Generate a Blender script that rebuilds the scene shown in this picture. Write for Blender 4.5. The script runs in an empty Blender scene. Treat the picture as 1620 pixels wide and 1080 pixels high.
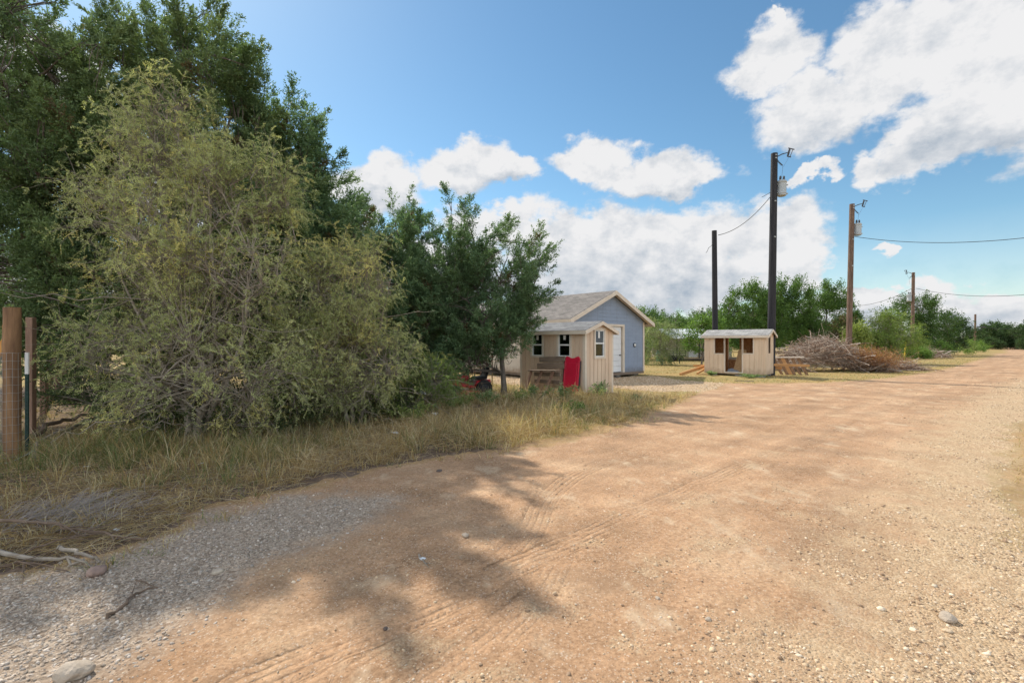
import bpy, math, random
import numpy as np
from mathutils import Vector, Matrix
R = math.radians
scene = bpy.context.scene
col = scene.collection

# ------------------------------------------------------------------ camera, sky, sun
FX, HZ, CZ = 765.0, 542.0, 1.6           # focal length in photo pixels, horizon row, eye height
cam_d = bpy.data.cameras.new('camera'); cam = bpy.data.objects.new('camera', cam_d); col.objects.link(cam)
cam.location = (0, 0, CZ); cam.rotation_euler = (R(90), 0, 0)
cam_d.sensor_width = 36; cam_d.lens = 36 * FX / 1620; cam_d.shift_y = (HZ - 540) / 1620
cam_d.clip_start = .05; cam_d.clip_end = 6000
scene.camera = cam
scene.view_settings.view_transform = 'Standard'; scene.view_settings.look = 'None'
scene.view_settings.exposure = 0.91; scene.view_settings.gamma = 1
SUN_AZ, SUN_EL = -41.5, 44.0             # azimuth measured from +Y towards +X
world = bpy.data.worlds.new('World'); scene.world = world; world.use_nodes = True

def angs(px, py):
    u, v = (px - 810) / FX, (HZ - py) / FX
    return math.atan2(u, 1), math.atan2(v, math.hypot(u, 1))

def build_world():
    nt = world.node_tree; nt.nodes.clear(); N = nt.nodes.new; L = nt.links.new
    def math_(op, a, b=None, c=None, clamp=False):
        n = N('ShaderNodeMath'); n.operation = op; n.use_clamp = clamp
        for i, v in enumerate((a, b, c)):
            if v is None: continue
            if isinstance(v, (int, float)): n.inputs[i].default_value = v
            else: L(v, n.inputs[i])
        return n.outputs[0]
    out = N('ShaderNodeOutputWorld')
    sky = N('ShaderNodeTexSky'); sky.sky_type = 'NISHITA'; sky.sun_disc = False
    sky.sun_elevation = R(SUN_EL); sky.sun_rotation = R(SUN_AZ); sky.air_density = 1.0; sky.dust_density = 0.25; sky.ozone_density = 1.6
    hs = N('ShaderNodeHueSaturation'); hs.inputs['Saturation'].default_value = 1.12; hs.inputs['Value'].default_value = 1
    tn = N('ShaderNodeMix'); tn.data_type = 'RGBA'; tn.blend_type = 'MULTIPLY'; tn.inputs[0].default_value = 1; L(sky.outputs[0], tn.inputs[6]); tn.inputs[7].default_value = (.90, .995, .935, 1)
    L(tn.outputs[2], hs.inputs['Color'])
    b1 = N('ShaderNodeBackground'); L(hs.outputs[0], b1.inputs[0]); b1.inputs[1].default_value = 0.082
    tc = N('ShaderNodeTexCoord'); sep = N('ShaderNodeSeparateXYZ'); L(tc.outputs['Generated'], sep.inputs[0])
    x, y, z = sep.outputs
    az = math_('ARCTAN2', x, y)
    h = math_('SQRT', math_('ADD', math_('MULTIPLY', x, x), math_('MULTIPLY', y, y)))
    el = math_('ARCTAN2', z, h)
    cv = N('ShaderNodeCombineXYZ'); L(az, cv.inputs[0]); L(el, cv.inputs[1])
    def noise(scale, detail, rough, off=(0, 0, 0), src=None, stretch=(1, 1.35, 1)):
        m = N('ShaderNodeMapping'); m.inputs['Location'].default_value = off; m.inputs['Scale'].default_value = stretch
        L(src or cv.outputs[0], m.inputs[0])
        n = N('ShaderNodeTexNoise'); n.inputs['Scale'].default_value = scale; n.inputs['Detail'].default_value = detail
        n.inputs['Roughness'].default_value = rough; L(m.outputs[0], n.inputs['Vector']); return n
    wn = noise(9, 5, .6)
    s1 = N('ShaderNodeVectorMath'); s1.operation = 'SUBTRACT'; L(wn.outputs['Color'], s1.inputs[0]); s1.inputs[1].default_value = (.5, .5, .5)
    s2 = N('ShaderNodeVectorMath'); s2.operation = 'SCALE'; L(s1.outputs[0], s2.inputs[0]); s2.inputs['Scale'].default_value = .13
    s3 = N('ShaderNodeVectorMath'); s3.operation = 'ADD'; L(cv.outputs[0], s3.inputs[0]); L(s2.outputs[0], s3.inputs[1])
    def blobs(lst):
        cur = None
        for (cx, cy, a, b) in lst:
            ca, ce = angs(cx, cy); cf = math.cos(ca) ** 2
            ra, rb = a / FX * cf, b / FX * math.cos(ca) * math.cos(ce)
            d = N('ShaderNodeVectorMath'); d.operation = 'SUBTRACT'; L(s3.outputs[0], d.inputs[0]); d.inputs[1].default_value = (ca, ce, 0)
            m = N('ShaderNodeVectorMath'); m.operation = 'MULTIPLY'; L(d.outputs[0], m.inputs[0]); m.inputs[1].default_value = (1 / ra, 1 / rb, 0)
            l = N('ShaderNodeVectorMath'); l.operation = 'LENGTH'; L(m.outputs[0], l.inputs[0])
            v = math_('SUBTRACT', 1, l.outputs['Value'])
            cur = v if cur is None else math_('MAXIMUM', cur, v)
        return cur
    shapes = [(1225, 95, 95, 62), (1290, 175, 130, 80), (1420, 75, 130, 110), (1560, 60, 190, 130), (1560, 190, 200, 85), (1450, 240, 110, 55),
              (1660, 130, 220, 150), (600, 285, 95, 50), (560, 300, 60, 60), (745, 265, 90, 46), (800, 275, 70, 34), (935, 250, 80, 40), (1030, 272, 125, 45), (1090, 285, 80, 32),
              (1363, 278, 42, 36), (1270, 285, 50, 14), (780, 350, 110, 38), (905, 380, 220, 70), (1060, 385, 230, 72), (1220, 370, 120, 62), (1000, 450, 330, 70),
              (1260, 420, 80, 60), (700, 430, 150, 70), (1390, 465, 90, 26), (1330, 500, 100, 50), (1470, 470, 110, 42), (1560, 500, 160, 50), (1700, 500, 200, 50), (1405, 390, 22, 16),
              (60, 120, 180, 90), (300, 300, 260, 70), (-200, 300, 300, 150), (-500, 60, 300, 150), (2300, 200, 500, 200), (200, 470, 500, 60), (1225, 40, 20, 10)]
    f = blobs(shapes)
    # broken clouds added out of view, behind and overhead, for more fill light
    gn = noise(2.2, 7, .55, (3.1, 1.7, 0))
    back = math_('MULTIPLY', math_('SUBTRACT', gn.outputs['Fac'], .44), 3.0)
    behind = math_('MULTIPLY', math_('SUBTRACT', .35, y), 6, clamp=True)
    f = math_('MAXIMUM', f, math_('SUBTRACT', math_('MULTIPLY', back, behind), math_('MULTIPLY', math_('SUBTRACT', 1, behind), 2)))
    n2 = noise(17, 9, .62, (.3, .7, 0))
    n3 = noise(5, 4, .5, (7.3, .2, 0))
    fm = math_('ADD', f, math_('MULTIPLY', math_('SUBTRACT', n2.outputs['Fac'], .5), .85))
    fm = math_('ADD', fm, math_('MULTIPLY', math_('SUBTRACT', n3.outputs['Fac'], .5), .5))
    mr = N('ShaderNodeMapRange'); mr.interpolation_type = 'SMOOTHSTEP'; L(fm, mr.inputs[0]); mr.inputs[1].default_value = .05; mr.inputs[2].default_value = .40
    # wispy veil near the horizon
    veil = math_('MULTIPLY', math_('SUBTRACT', .20, el), 4, clamp=True)
    mask = math_('MAXIMUM', mr.outputs[0], math_('MULTIPLY', veil, .62))
    # shade inside clouds: billow relief and grey bases
    n2b = noise(17, 9, .62, (.3 + .02, .7 - .035, 0))
    rel = math_('MULTIPLY_ADD', math_('SUBTRACT', n2.outputs['Fac'], n2b.outputs['Fac']), 1.35, -.01)
    greys = [(900, 470, 260, 95), (740, 460, 160, 80), (1080, 470, 170, 70), (610, 318, 100, 22), (780, 300, 90, 18), (1040, 308, 130, 22), (1500, 245, 160, 40), (1600, 260, 130, 34), (1520, 515, 150, 26), (1320, 230, 90, 30), (1370, 500, 60, 30)]
    g = math_('MULTIPLY', blobs(greys), 1.5, clamp=True)
    n4 = noise(8, 5, .5, (2.3, .2, 0))
    g = math_('ADD', math_('MULTIPLY', g, .46), math_('MULTIPLY', math_('SUBTRACT', n4.outputs['Fac'], .45), .7))
    g = math_('SUBTRACT', g, rel, clamp=True)
    cr = N('ShaderNodeMix'); cr.data_type = 'RGBA'; L(g, cr.inputs[0])
    cr.inputs[6].default_value = (1.0, 1.0, 1.01, 1); cr.inputs[7].default_value = (.36, .46, .58, 1)
    b2 = N('ShaderNodeBackground'); L(cr.outputs[2], b2.inputs[0]); 
    # the unseen clouds behind the camera are brightened to lift the fill
    L(math_('MULTIPLY_ADD', math_('SUBTRACT', .2, y, clamp=True), 1.15, .46), b2.inputs[1])
    mx = N('ShaderNodeMixShader'); L(mask, mx.inputs[0]); L(b1.outputs[0], mx.inputs[1]); L(b2.outputs[0], mx.inputs[2])
    L(mx.outputs[0], out.inputs[0])
    world.cycles.sampling_method = 'MANUAL'; world.cycles.sample_map_resolution = 512
build_world()
sd = bpy.data.lights.new('sun', 'SUN'); sun = bpy.data.objects.new('sun', sd); col.objects.link(sun)
sd.energy = 2.85; sd.angle = R(.6); sd.color = (1, .93, .82)
sdir = Vector((math.sin(R(SUN_AZ)) * math.cos(R(SUN_EL)), math.cos(R(SUN_AZ)) * math.cos(R(SUN_EL)), math.sin(R(SUN_EL))))
sun.rotation_euler = sdir.to_track_quat('Z', 'Y').to_euler(); sun.location = (-20, 20, 30)

# ------------------------------------------------------------------ helpers
def G(px, py, cy=None):
    Y = FX * CZ / (py - HZ); return ((px - 810) / FX * Y, Y)
def W(px, py, Y): return np.array(((px - 810) / FX * Y, Y, CZ - (py - HZ) / FX * Y))
def XY(px, Y): return ((px - 810) / FX * Y, Y)

def tag(o, label=None, cat=None, group=None, kind=None):
    if label: o['label'] = label
    if cat: o['category'] = cat
    if group: o['group'] = group
    if kind: o['kind'] = kind
    return o
def thing(name, label, cat, loc=(0, 0, 0), rz=0, group=None):
    o = bpy.data.objects.new(name, None); col.objects.link(o); o.empty_display_size = .2
    o.location = loc; o.rotation_euler = (0, 0, rz); return tag(o, label, cat, group)
def copy_tree(o, parent=None):
    c = o.copy(); col.objects.link(c); c.parent = parent
    for ch in list(o.children): copy_tree(ch, c)
    return c

def np_mesh(name, V, Fq, mat, parent=None, cols=None, smooth=False, loc=None):
    """one mesh object from numpy arrays; Fq is (n,3) or (n,4), or a list of both"""
    if not isinstance(Fq, list): Fq = [Fq]
    V = np.asarray(V, dtype=np.float32)
    me = bpy.data.meshes.new(name)
    nf = sum(len(f) for f in Fq); nl = sum(f.size for f in Fq)
    me.vertices.add(len(V)); me.vertices.foreach_set('co', V.ravel())
    me.loops.add(nl); me.loops.foreach_set('vertex_index', np.concatenate([f.ravel() for f in Fq]).astype(np.int32))
    tot = np.concatenate([np.full(len(f), f.shape[1]) for f in Fq]).astype(np.int32)
    st = np.concatenate([[0], np.cumsum(tot)[:-1]]).astype(np.int32)
    me.polygons.add(nf); me.polygons.foreach_set('loop_start', st)
    if smooth: me.polygons.foreach_set('use_smooth', np.ones(nf, dtype=bool))
    if cols is not None:
        c = np.ones((len(V), 4), dtype=np.float32); c[:, :cols.shape[1]] = cols
        a = me.color_attributes.new('tint', 'FLOAT_COLOR', 'POINT'); a.data.foreach_set('color', c.ravel())
    me.update(calc_edges=True); me.validate()
    me.materials.append(mat)
    o = bpy.data.objects.new(name, me); col.objects.link(o)
    if parent is not None: o.parent = parent
    if loc is not None: o.location = loc
    return o

def each(name, boxes, mt, parent):
    for b in boxes: MB().box(*b).build(name, mt, parent)
class MB:
    def __init__(s): s.v = []; s.f = []
    def add(s, vs, fs):
        n = len(s.v); s.v += [tuple(v) for v in vs]; s.f += [tuple(i + n for i in f) for f in fs]; return s
    def box(s, x0, x1, y0, y1, z0, z1):
        return s.add([(x0, y0, z0), (x1, y0, z0), (x1, y1, z0), (x0, y1, z0), (x0, y0, z1), (x1, y0, z1), (x1, y1, z1), (x0, y1, z1)],
                     [(0, 3, 2, 1), (4, 5, 6, 7), (0, 1, 5, 4), (1, 2, 6, 5), (2, 3, 7, 6), (3, 0, 4, 7)])
    def prism(s, poly, ext):
        n = len(poly); a = [Vector(p) for p in poly]; b = [p + Vector(ext) for p in a]
        return s.add(a + b, [tuple(range(n))[::-1], tuple(range(n, 2 * n))] + [(i, (i + 1) % n, n + (i + 1) % n, n + i) for i in range(n)])
    def beam(s, p, q, w, h, up=(0, 0, 1)):
        p, q = Vector(p), Vector(q); d = (q - p).normalized(); u = Vector(up)
        if abs(d.dot(u)) > .98: u = Vector((0, 1, 0))
        sd_ = d.cross(u).normalized(); u = sd_.cross(d).normalized()
        vs = [c + sd_ * a * w / 2 + u * b * h / 2 for c in (p, q) for a, b in ((-1, -1), (1, -1), (1, 1), (-1, 1))]
        return s.add(vs, [(0, 1, 2, 3), (7, 6, 5, 4), (0, 4, 5, 1), (1, 5, 6, 2), (2, 6, 7, 3), (3, 7, 4, 0)])
    def tube(s, pts, rad, n=8, cap=True):
        pts = [Vector(p) for p in pts]
        if isinstance(rad, (int, float)): rad = [rad] * len(pts)
        base = len(s.v); u = None
        for i, p in enumerate(pts):
            d = (pts[min(i + 1, len(pts) - 1)] - pts[max(i - 1, 0)]).normalized()
            if u is None: u = d.orthogonal().normalized()
            u = (u - d * u.dot(d)).normalized(); w = d.cross(u)
            for k in range(n):
                a = 2 * math.pi * k / n; s.v.append(tuple(p + (u * math.cos(a) + w * math.sin(a)) * rad[i]))
        for i in range(len(pts) - 1):
            for k in range(n):
                s.f.append((base + i * n + k, base + i * n + (k + 1) % n, base + (i + 1) * n + (k + 1) % n, base + (i + 1) * n + k))
        if cap:
            s.f.append(tuple(base + k for k in range(n))[::-1]); e = base + (len(pts) - 1) * n; s.f.append(tuple(e + k for k in range(n)))
        return s
    def lathe(s, prof, c=(0, 0, 0), n=14, axis='z'):
        """prof: (r, h) pairs"""
        def P(a, b, h): return (c[0] + a, c[1] + b, c[2] + h) if axis == 'z' else ((c[0] + h, c[1] + a, c[2] + b) if axis == 'x' else (c[0] + a, c[1] + h, c[2] + b))
        base = len(s.v)
        for r, h in prof:
            for k in range(n):
                a = 2 * math.pi * k / n; s.v.append(P(r * math.cos(a), r * math.sin(a), h))
        for i in range(len(prof) - 1):
            for k in range(n): s.f.append((base + i * n + k, base + i * n + (k + 1) % n, base + (i + 1) * n + (k + 1) % n, base + (i + 1) * n + k))
        s.f.append(tuple(base + k for k in range(n))[::-1]); e = base + (len(prof) - 1) * n; s.f.append(tuple(e + k for k in range(n)))
        return s
    def build(s, name, mat, parent=None, smooth=False, bevel=0):
        me = bpy.data.meshes.new(name); me.from_pydata(s.v, [], s.f); me.validate(); me.update()
        import bmesh
        bm = bmesh.new(); bm.from_mesh(me); bmesh.ops.recalc_face_normals(bm, faces=bm.faces)
        if bevel: bmesh.ops.bevel(bm, geom=[e for e in bm.edges if len(e.link_faces) == 2 and e.calc_face_angle() > .6], offset=bevel, segments=1, affect='EDGES')
        bm.to_mesh(me); bm.free()
        if smooth:
            for p in me.polygons: p.use_smooth = True
            try: me.set_sharp_from_angle(angle=R(40))
            except Exception: pass
        me.materials.append(mat)
        o = bpy.data.objects.new(name, me); col.objects.link(o)
        if parent is not None: o.parent = parent
        return o

# ------------------------------------------------------------------ materials
def mat(name, c1, c2=None, rough=.8, scale=4, bump=.15, bscale=40, stretch=(1, 1, 1), metal=0, detail=6, c3=None, spec=.3, dist=.01):
    m = bpy.data.materials.new(name); m.use_nodes = True; nt = m.node_tree; N = nt.nodes.new; L = nt.links.new
    b = nt.nodes['Principled BSDF']; b.inputs['Roughness'].default_value = rough; b.inputs['Metallic'].default_value = metal
    b.inputs['Specular IOR Level'].default_value = spec
    tc = N('ShaderNodeTexCoord'); mp = N('ShaderNodeMapping'); mp.inputs['Scale'].default_value = stretch; L(tc.outputs['Object'], mp.inputs[0])
    n = N('ShaderNodeTexNoise'); n.inputs['Scale'].default_value = scale; n.inputs['Detail'].default_value = detail; n.inputs['Roughness'].default_value = .65
    L(mp.outputs[0], n.inputs['Vector'])
    cr = N('ShaderNodeValToRGB'); L(n.outputs['Fac'], cr.inputs[0])
    c2 = c2 or tuple(v * .75 for v in c1)
    cr.color_ramp.elements[0].position = .34; cr.color_ramp.elements[0].color = (*c2, 1)
    cr.color_ramp.elements[1].position = .66; cr.color_ramp.elements[1].color = (*c1, 1)
    if c3:
        e = cr.color_ramp.elements.new(.8); e.color = (*c3, 1)
    L(cr.outputs[0], b.inputs['Base Color'])
    if bump:
        n2 = N('ShaderNodeTexNoise'); n2.inputs['Scale'].default_value = bscale; n2.inputs['Detail'].default_value = 5; L(mp.outputs[0], n2.inputs['Vector'])
        bp = N('ShaderNodeBump'); bp.inputs['Strength'].default_value = bump; bp.inputs['Distance'].default_value = dist
        L(n2.outputs['Fac'], bp.inputs['Height']); L(bp.outputs[0], b.inputs['Normal'])
    return m
def splash(m, z0=.05, z1=.42, c=(.30, .20, .12)):
    nt = m.node_tree; N = nt.nodes.new; L = nt.links.new; b = nt.nodes['Principled BSDF']; src = b.inputs['Base Color'].links[0].from_socket
    tc = N('ShaderNodeTexCoord'); sp = N('ShaderNodeSeparateXYZ'); L(tc.outputs['Object'], sp.inputs[0])
    n = N('ShaderNodeTexNoise'); n.inputs['Scale'].default_value = 7; n.inputs['Detail'].default_value = 7; L(tc.outputs['Object'], n.inputs['Vector'])
    a = N('ShaderNodeMath'); a.operation = 'MULTIPLY_ADD'; L(n.outputs['Fac'], a.inputs[0]); a.inputs[1].default_value = -.5; L(sp.outputs[2], a.inputs[2])
    r = N('ShaderNodeMapRange'); L(a.outputs[0], r.inputs[0]); r.inputs[1].default_value = z0 - .25; r.inputs[2].default_value = z1 - .25; r.inputs[3].default_value = .75; r.inputs[4].default_value = 0
    # faint vertical runs below the eaves and the openings
    mp = N('ShaderNodeMapping'); mp.inputs['Scale'].default_value = (9, 9, .35); L(tc.outputs['Object'], mp.inputs[0]); n2 = N('ShaderNodeTexNoise'); n2.inputs['Scale'].default_value = 1.6; n2.inputs['Detail'].default_value = 5; L(mp.outputs[0], n2.inputs['Vector'])
    r2 = N('ShaderNodeMapRange'); L(n2.outputs['Fac'], r2.inputs[0]); r2.inputs[1].default_value = .55; r2.inputs[2].default_value = .75; r2.inputs[4].default_value = .28
    mx_ = N('ShaderNodeMath'); mx_.operation = 'MAXIMUM'; L(r.outputs[0], mx_.inputs[0]); L(r2.outputs[0], mx_.inputs[1])
    x = N('ShaderNodeMix'); x.data_type = 'RGBA'; L(mx_.outputs[0], x.inputs[0]); L(src, x.inputs[6]); x.inputs[7].default_value = (*c, 1); L(x.outputs[2], b.inputs['Base Color'])
def leaf_mat(name, trans=.35, rough=.55, gain=1.0, spec=.25):
    m = bpy.data.materials.new(name); m.use_nodes = True; nt = m.node_tree; N = nt.nodes.new; L = nt.links.new
    b = nt.nodes['Principled BSDF']; out = nt.nodes['Material Output']
    at = N('ShaderNodeAttribute'); at.attribute_name = 'tint'
    L(at.outputs['Color'], b.inputs['Base Color']); b.inputs['Roughness'].default_value = rough; b.inputs['Specular IOR Level'].default_value = spec
    t = N('ShaderNodeBsdfTranslucent')
    mu = N('ShaderNodeMix'); mu.data_type = 'RGBA'; mu.blend_type = 'MULTIPLY'; mu.inputs[0].default_value = 1; L(at.outputs['Color'], mu.inputs[6]); mu.inputs[7].default_value = (1.25 * gain, 1.35 * gain, .7 * gain, 1)
    L(mu.outputs[2], t.inputs[0])
    mx = N('ShaderNodeMixShader'); mx.inputs[0].default_value = trans; L(b.outputs[0], mx.inputs[1]); L(t.outputs[0], mx.inputs[2]); L(mx.outputs[0], out.inputs[0])
    return m
M = {}
M['needle'] = leaf_mat('juniper_foliage', .3)
M['leaf'] = leaf_mat('broad_leaf', .38)
M['feather'] = leaf_mat('feathery_leaf', .45)
M['blade'] = leaf_mat('grass_blade', .35, .7)
M['bark'] = mat('grey_bark', (.20, .165, .135), (.09, .07, .055), scale=6, stretch=(3, 3, .6), bump=.6, bscale=18)
M['twig'] = mat('bleached_twig', (.36, .31, .25), (.20, .16, .12), scale=8, bump=.2)
M['stick'] = leaf_mat('stick_wood', .0, .85)
M['tan_siding'] = mat('tan_painted_siding', (.72, .55, .40), (.64, .48, .34), scale=2.2, stretch=(1, 1, .4), rough=.75, bump=.12, bscale=25)
M['tan_siding2'] = mat('grey_tan_siding', (.68, .52, .38), (.60, .45, .33), scale=2.2, stretch=(1, 1, .4), rough=.75, bump=.12, bscale=25)
M['cream_trim'] = mat('cream_painted_trim', (.70, .60, .49), (.60, .51, .41), scale=3, rough=.7, bump=.08)
M['white_vinyl'] = mat('white_window_vinyl', (.78, .78, .75), (.66, .66, .64), scale=3, rough=.45, bump=0)
M['blue_siding'] = mat('slate_blue_siding', (.27, .32, .41), (.24, .29, .37), scale=1.5, rough=.7, bump=.08, bscale=30, stretch=(1, 1, 3))
M['cream_siding'] = mat('cream_lap_siding', (.62, .57, .49), (.54, .49, .42), scale=1.5, rough=.75, bump=.08)
M['white_paint'] = mat('white_door_paint', (.76, .76, .75), (.68, .68, .68), scale=1.5, rough=.5, bump=.03)
M['concrete'] = mat('grey_concrete', (.38, .36, .33), (.26, .25, .23), scale=5, bump=.3)
M['osb'] = mat('orange_strand_board', (.48, .24, .10), (.30, .12, .045), scale=14, detail=3, bump=.2, bscale=30)
M['osb_pale'] = mat('pale_strand_board', (.50, .33, .17), (.34, .19, .09), scale=16, detail=3, bump=.2, bscale=30)
M['lumber'] = mat('orange_lumber', (.52, .28, .11), (.40, .19, .07), scale=4, stretch=(.6, 6, 6), bump=.1, bscale=40)
M['grey_wood'] = mat('weathered_wood', (.26, .20, .15), (.15, .11, .08), scale=5, stretch=(.8, 6, 6), bump=.35, bscale=30)
M['post_wood'] = mat('treated_round_post', (.30, .17, .085), (.12, .065, .036), scale=3.5, stretch=(4, 4, .35), bump=.5, bscale=22, c3=(.42, .29, .18))
M['post_wood2'] = mat('brown_square_post', (.30, .19, .13), (.19, .11, .075), scale=4, stretch=(4, 4, .4), bump=.4, bscale=22)
M['orange_wood'] = mat('orange_board', (.62, .32, .09), (.52, .25, .06), scale=5, bump=.1)
M['red_plastic'] = mat('red_plastic', (.62, .015, .05), (.50, .012, .04), scale=2, rough=.32, bump=.03, spec=.5)
M['red_paint'] = mat('red_machine_paint', (.55, .02, .03), (.42, .015, .02), scale=3, rough=.3, bump=0, spec=.5)
M['rubber'] = mat('black_rubber', (.03, .03, .03), (.02, .02, .02), rough=.85, bump=.3)
M['dark_metal'] = mat('dark_metal', (.06, .06, .06), (.035, .035, .035), rough=.65, metal=.0, bump=0)
M['green_metal'] = mat('dark_green_metal', (.02, .055, .045), (.015, .035, .03), rough=.6, bump=.1)
M['galv'] = mat('galvanised_wire', (.42, .42, .40), (.26, .25, .23), rough=.5, metal=.6, bump=0)
M['trans_grey'] = mat('transformer_grey', (.40, .42, .42), (.32, .34, .34), scale=2, rough=.5, bump=.05)
M['porcelain'] = mat('grey_porcelain', (.08, .08, .085), (.05, .05, .055), rough=.65, bump=0, spec=.2)
M['creosote'] = mat('black_creosote_pole', (.032, .030, .034), (.014, .013, .015), scale=3, stretch=(6, 6, .3), bump=.5, bscale=20, rough=.7)
M['brown_pole'] = mat('brown_weathered_pole', (.20, .13, .09), (.09, .055, .04), scale=3.5, stretch=(5, 5, .5), bump=.6, bscale=18, c3=(.32, .25, .2))
M['wire'] = mat('power_cable', (.05, .05, .05), (.03, .03, .03), rough=.6, bump=0)
M['metal_roof'] = mat('white_metal_roof', (.72, .74, .76), (.62, .64, .66), scale=2, rough=.4, bump=.05, metal=.1)
M['teal'] = mat('teal_plastic', (.03, .25, .28), (.02, .2, .22), rough=.5, bump=0)
M['yellow'] = mat('yellow_marker', (.70, .52, .04), (.6, .42, .03), rough=.5, bump=0)
M['litter_white'] = mat('white_paper', (.75, .77, .78), (.62, .63, .64), rough=.6, bump=.1)
M['rock'] = mat('limestone', (.50, .42, .33), (.32, .26, .20), scale=9, bump=.5, bscale=25, dist=.02)
M['tarp'] = mat('grey_sheet', (.30, .33, .37), (.2, .22, .25), rough=.6, bump=.3)

for k_ in ('tan_siding', 'tan_siding2'): splash(M[k_])
splash(M['blue_siding'], .25, .5, (.16, .16, .17)); splash(M['cream_siding'], .25, .5)
def shingle_mat(name, a, b, c, sc=1.0):
    m = bpy.data.materials.new(name); m.use_nodes = True; nt = m.node_tree; N = nt.nodes.new; L = nt.links.new
    p = nt.nodes['Principled BSDF']; p.inputs['Roughness'].default_value = .9
    tc = N('ShaderNodeTexCoord'); mp = N('ShaderNodeMapping'); mp.inputs['Rotation'].default_value = (0, 0, 0); L(tc.outputs['UV'], mp.inputs[0])
    br = N('ShaderNodeTexBrick'); br.inputs['Scale'].default_value = 1; br.inputs['Brick Width'].default_value = .30; br.inputs['Row Height'].default_value = .14
    br.inputs['Mortar Size'].default_value = .006; br.inputs['Bias'].default_value = 0
    br.inputs['Color1'].default_value = (*a, 1); br.inputs['Color2'].default_value = (*b, 1); br.inputs['Mortar'].default_value = (*c, 1)
    L(mp.outputs[0], br.inputs['Vector'])
    n = N('ShaderNodeTexNoise'); n.inputs['Scale'].default_value = 2.5; n.inputs['Detail'].default_value = 8; L(tc.outputs['UV'], n.inputs['Vector'])
    mx = N('ShaderNodeMix'); mx.data_type = 'RGBA'; mx.blend_type = 'OVERLAY'; mx.inputs[0].default_value = .6; L(br.outputs[0], mx.inputs[6]); L(n.outputs['Fac'], mx.inputs[7])
    L(mx.outputs[2], p.inputs['Base Color'])
    bp = N('ShaderNodeBump'); bp.inputs['Strength'].default_value = .5; bp.inputs['Distance'].default_value = .01; L(br.outputs['Fac'], bp.inputs['Height']); bp.invert = True; L(bp.outputs[0], p.inputs['Normal'])
    return m
M['shingle'] = shingle_mat('tan_grey_shingles', (.20, .175, .155), (.125, .11, .098), (.05, .045, .04))
M['shingle_dark'] = shingle_mat('dark_grey_shingles', (.20, .20, .20), (.13, .13, .135), (.05, .05, .05))
M['shingle_grey'] = shingle_mat('grey_shingles', (.34, .33, .31), (.24, .23, .22), (.10, .10, .10))

def glass_mat():
    m = bpy.data.materials.new('window_glass'); m.use_nodes = True; nt = m.node_tree; N = nt.nodes.new; L = nt.links.new
    out = nt.nodes['Material Output']; g = N('ShaderNodeBsdfGlossy'); g.inputs['Roughness'].default_value = .03; g.inputs['Color'].default_value = (.8, .85, .9, 1)
    t = N('ShaderNodeBsdfTransparent'); t.inputs[0].default_value = (.55, .6, .62, 1)
    fr = N('ShaderNodeFresnel'); fr.inputs[0].default_value = 1.9
    mx = N('ShaderNodeMixShader'); L(fr.outputs[0], mx.inputs[0]); L(t.outputs[0], mx.inputs[1]); L(g.outputs[0], mx.inputs[2]); L(mx.outputs[0], out.inputs[0]); return m
M['glass'] = glass_mat()

# ------------------------------------------------------------------ numeric noise
_rng0 = np.random.default_rng(99); _tab = _rng0.random((256, 256))
def vnoise(x, y):
    xi = np.floor(x).astype(int); yi = np.floor(y).astype(int); fx = x - xi; fy = y - yi
    fx = fx * fx * (3 - 2 * fx); fy = fy * fy * (3 - 2 * fy)
    a = _tab[xi & 255, yi & 255]; b = _tab[(xi + 1) & 255, yi & 255]; c = _tab[xi & 255, (yi + 1) & 255]; d = _tab[(xi + 1) & 255, (yi + 1) & 255]
    return (a * (1 - fx) + b * fx) * (1 - fy) + (c * (1 - fx) + d * fx) * fy
def fbm(x, y, o=4):
    s = 0; a = .5; t = 0
    for i in range(o):
        s = s + a * vnoise(x * 2 ** i + 17.3 * i, y * 2 ** i + 5.1 * i); t += a; a *= .5
    return s / t
def inpoly(x, y, poly):
    c = np.zeros(x.shape, bool); n = len(poly)
    for i in range(n):
        x0, y0 = poly[i]; x1, y1 = poly[(i + 1) % n]
        if y0 == y1: continue
        k = ((y0 > y) != (y1 > y)) & (x < (x1 - x0) * (y - y0) / (y1 - y0) + x0); c ^= k
    return c
def polydist(x, y, pts):
    """distance to a polyline, and the signed side"""
    best = np.full(x.shape, 1e9); sgn = np.zeros(x.shape); along = np.zeros(x.shape); acc = 0
    for (x0, y0), (x1, y1) in zip(pts[:-1], pts[1:]):
        dx, dy = x1 - x0, y1 - y0; l2 = dx * dx + dy * dy
        t = np.clip(((x - x0) * dx + (y - y0) * dy) / l2, 0, 1)
        ex, ey = x - x0 - t * dx, y - y0 - t * dy; d = np.hypot(ex, ey)
        k = d < best; best[k] = d[k]; sgn[k] = np.sign(dx * ey - dy * ex)[k]; along[k] = (acc + t * math.sqrt(l2))[k]; acc += math.sqrt(l2)
    return best, sgn, along
def smooth(e0, e1, v):
    t = np.clip((v - e0) / (e1 - e0), 0, 1); return t * t * (3 - 2 * t)
def spline(pts, n=8):
    P = [pts[0]] + list(pts) + [pts[-1]]; out = []
    for i in range(1, len(P) - 2):
        p0, p1, p2, p3 = map(np.array, P[i - 1:i + 3])
        for t in np.linspace(0, 1, n, endpoint=False):
            out.append(.5 * ((2 * p1) + (-p0 + p2) * t + (2 * p0 - 5 * p1 + 4 * p2 - p3) * t * t + (-p0 + 3 * p1 - 3 * p2 + p3) * t ** 3))
    out.append(np.array(P[-1])); return [tuple(o) for o in out]

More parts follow.
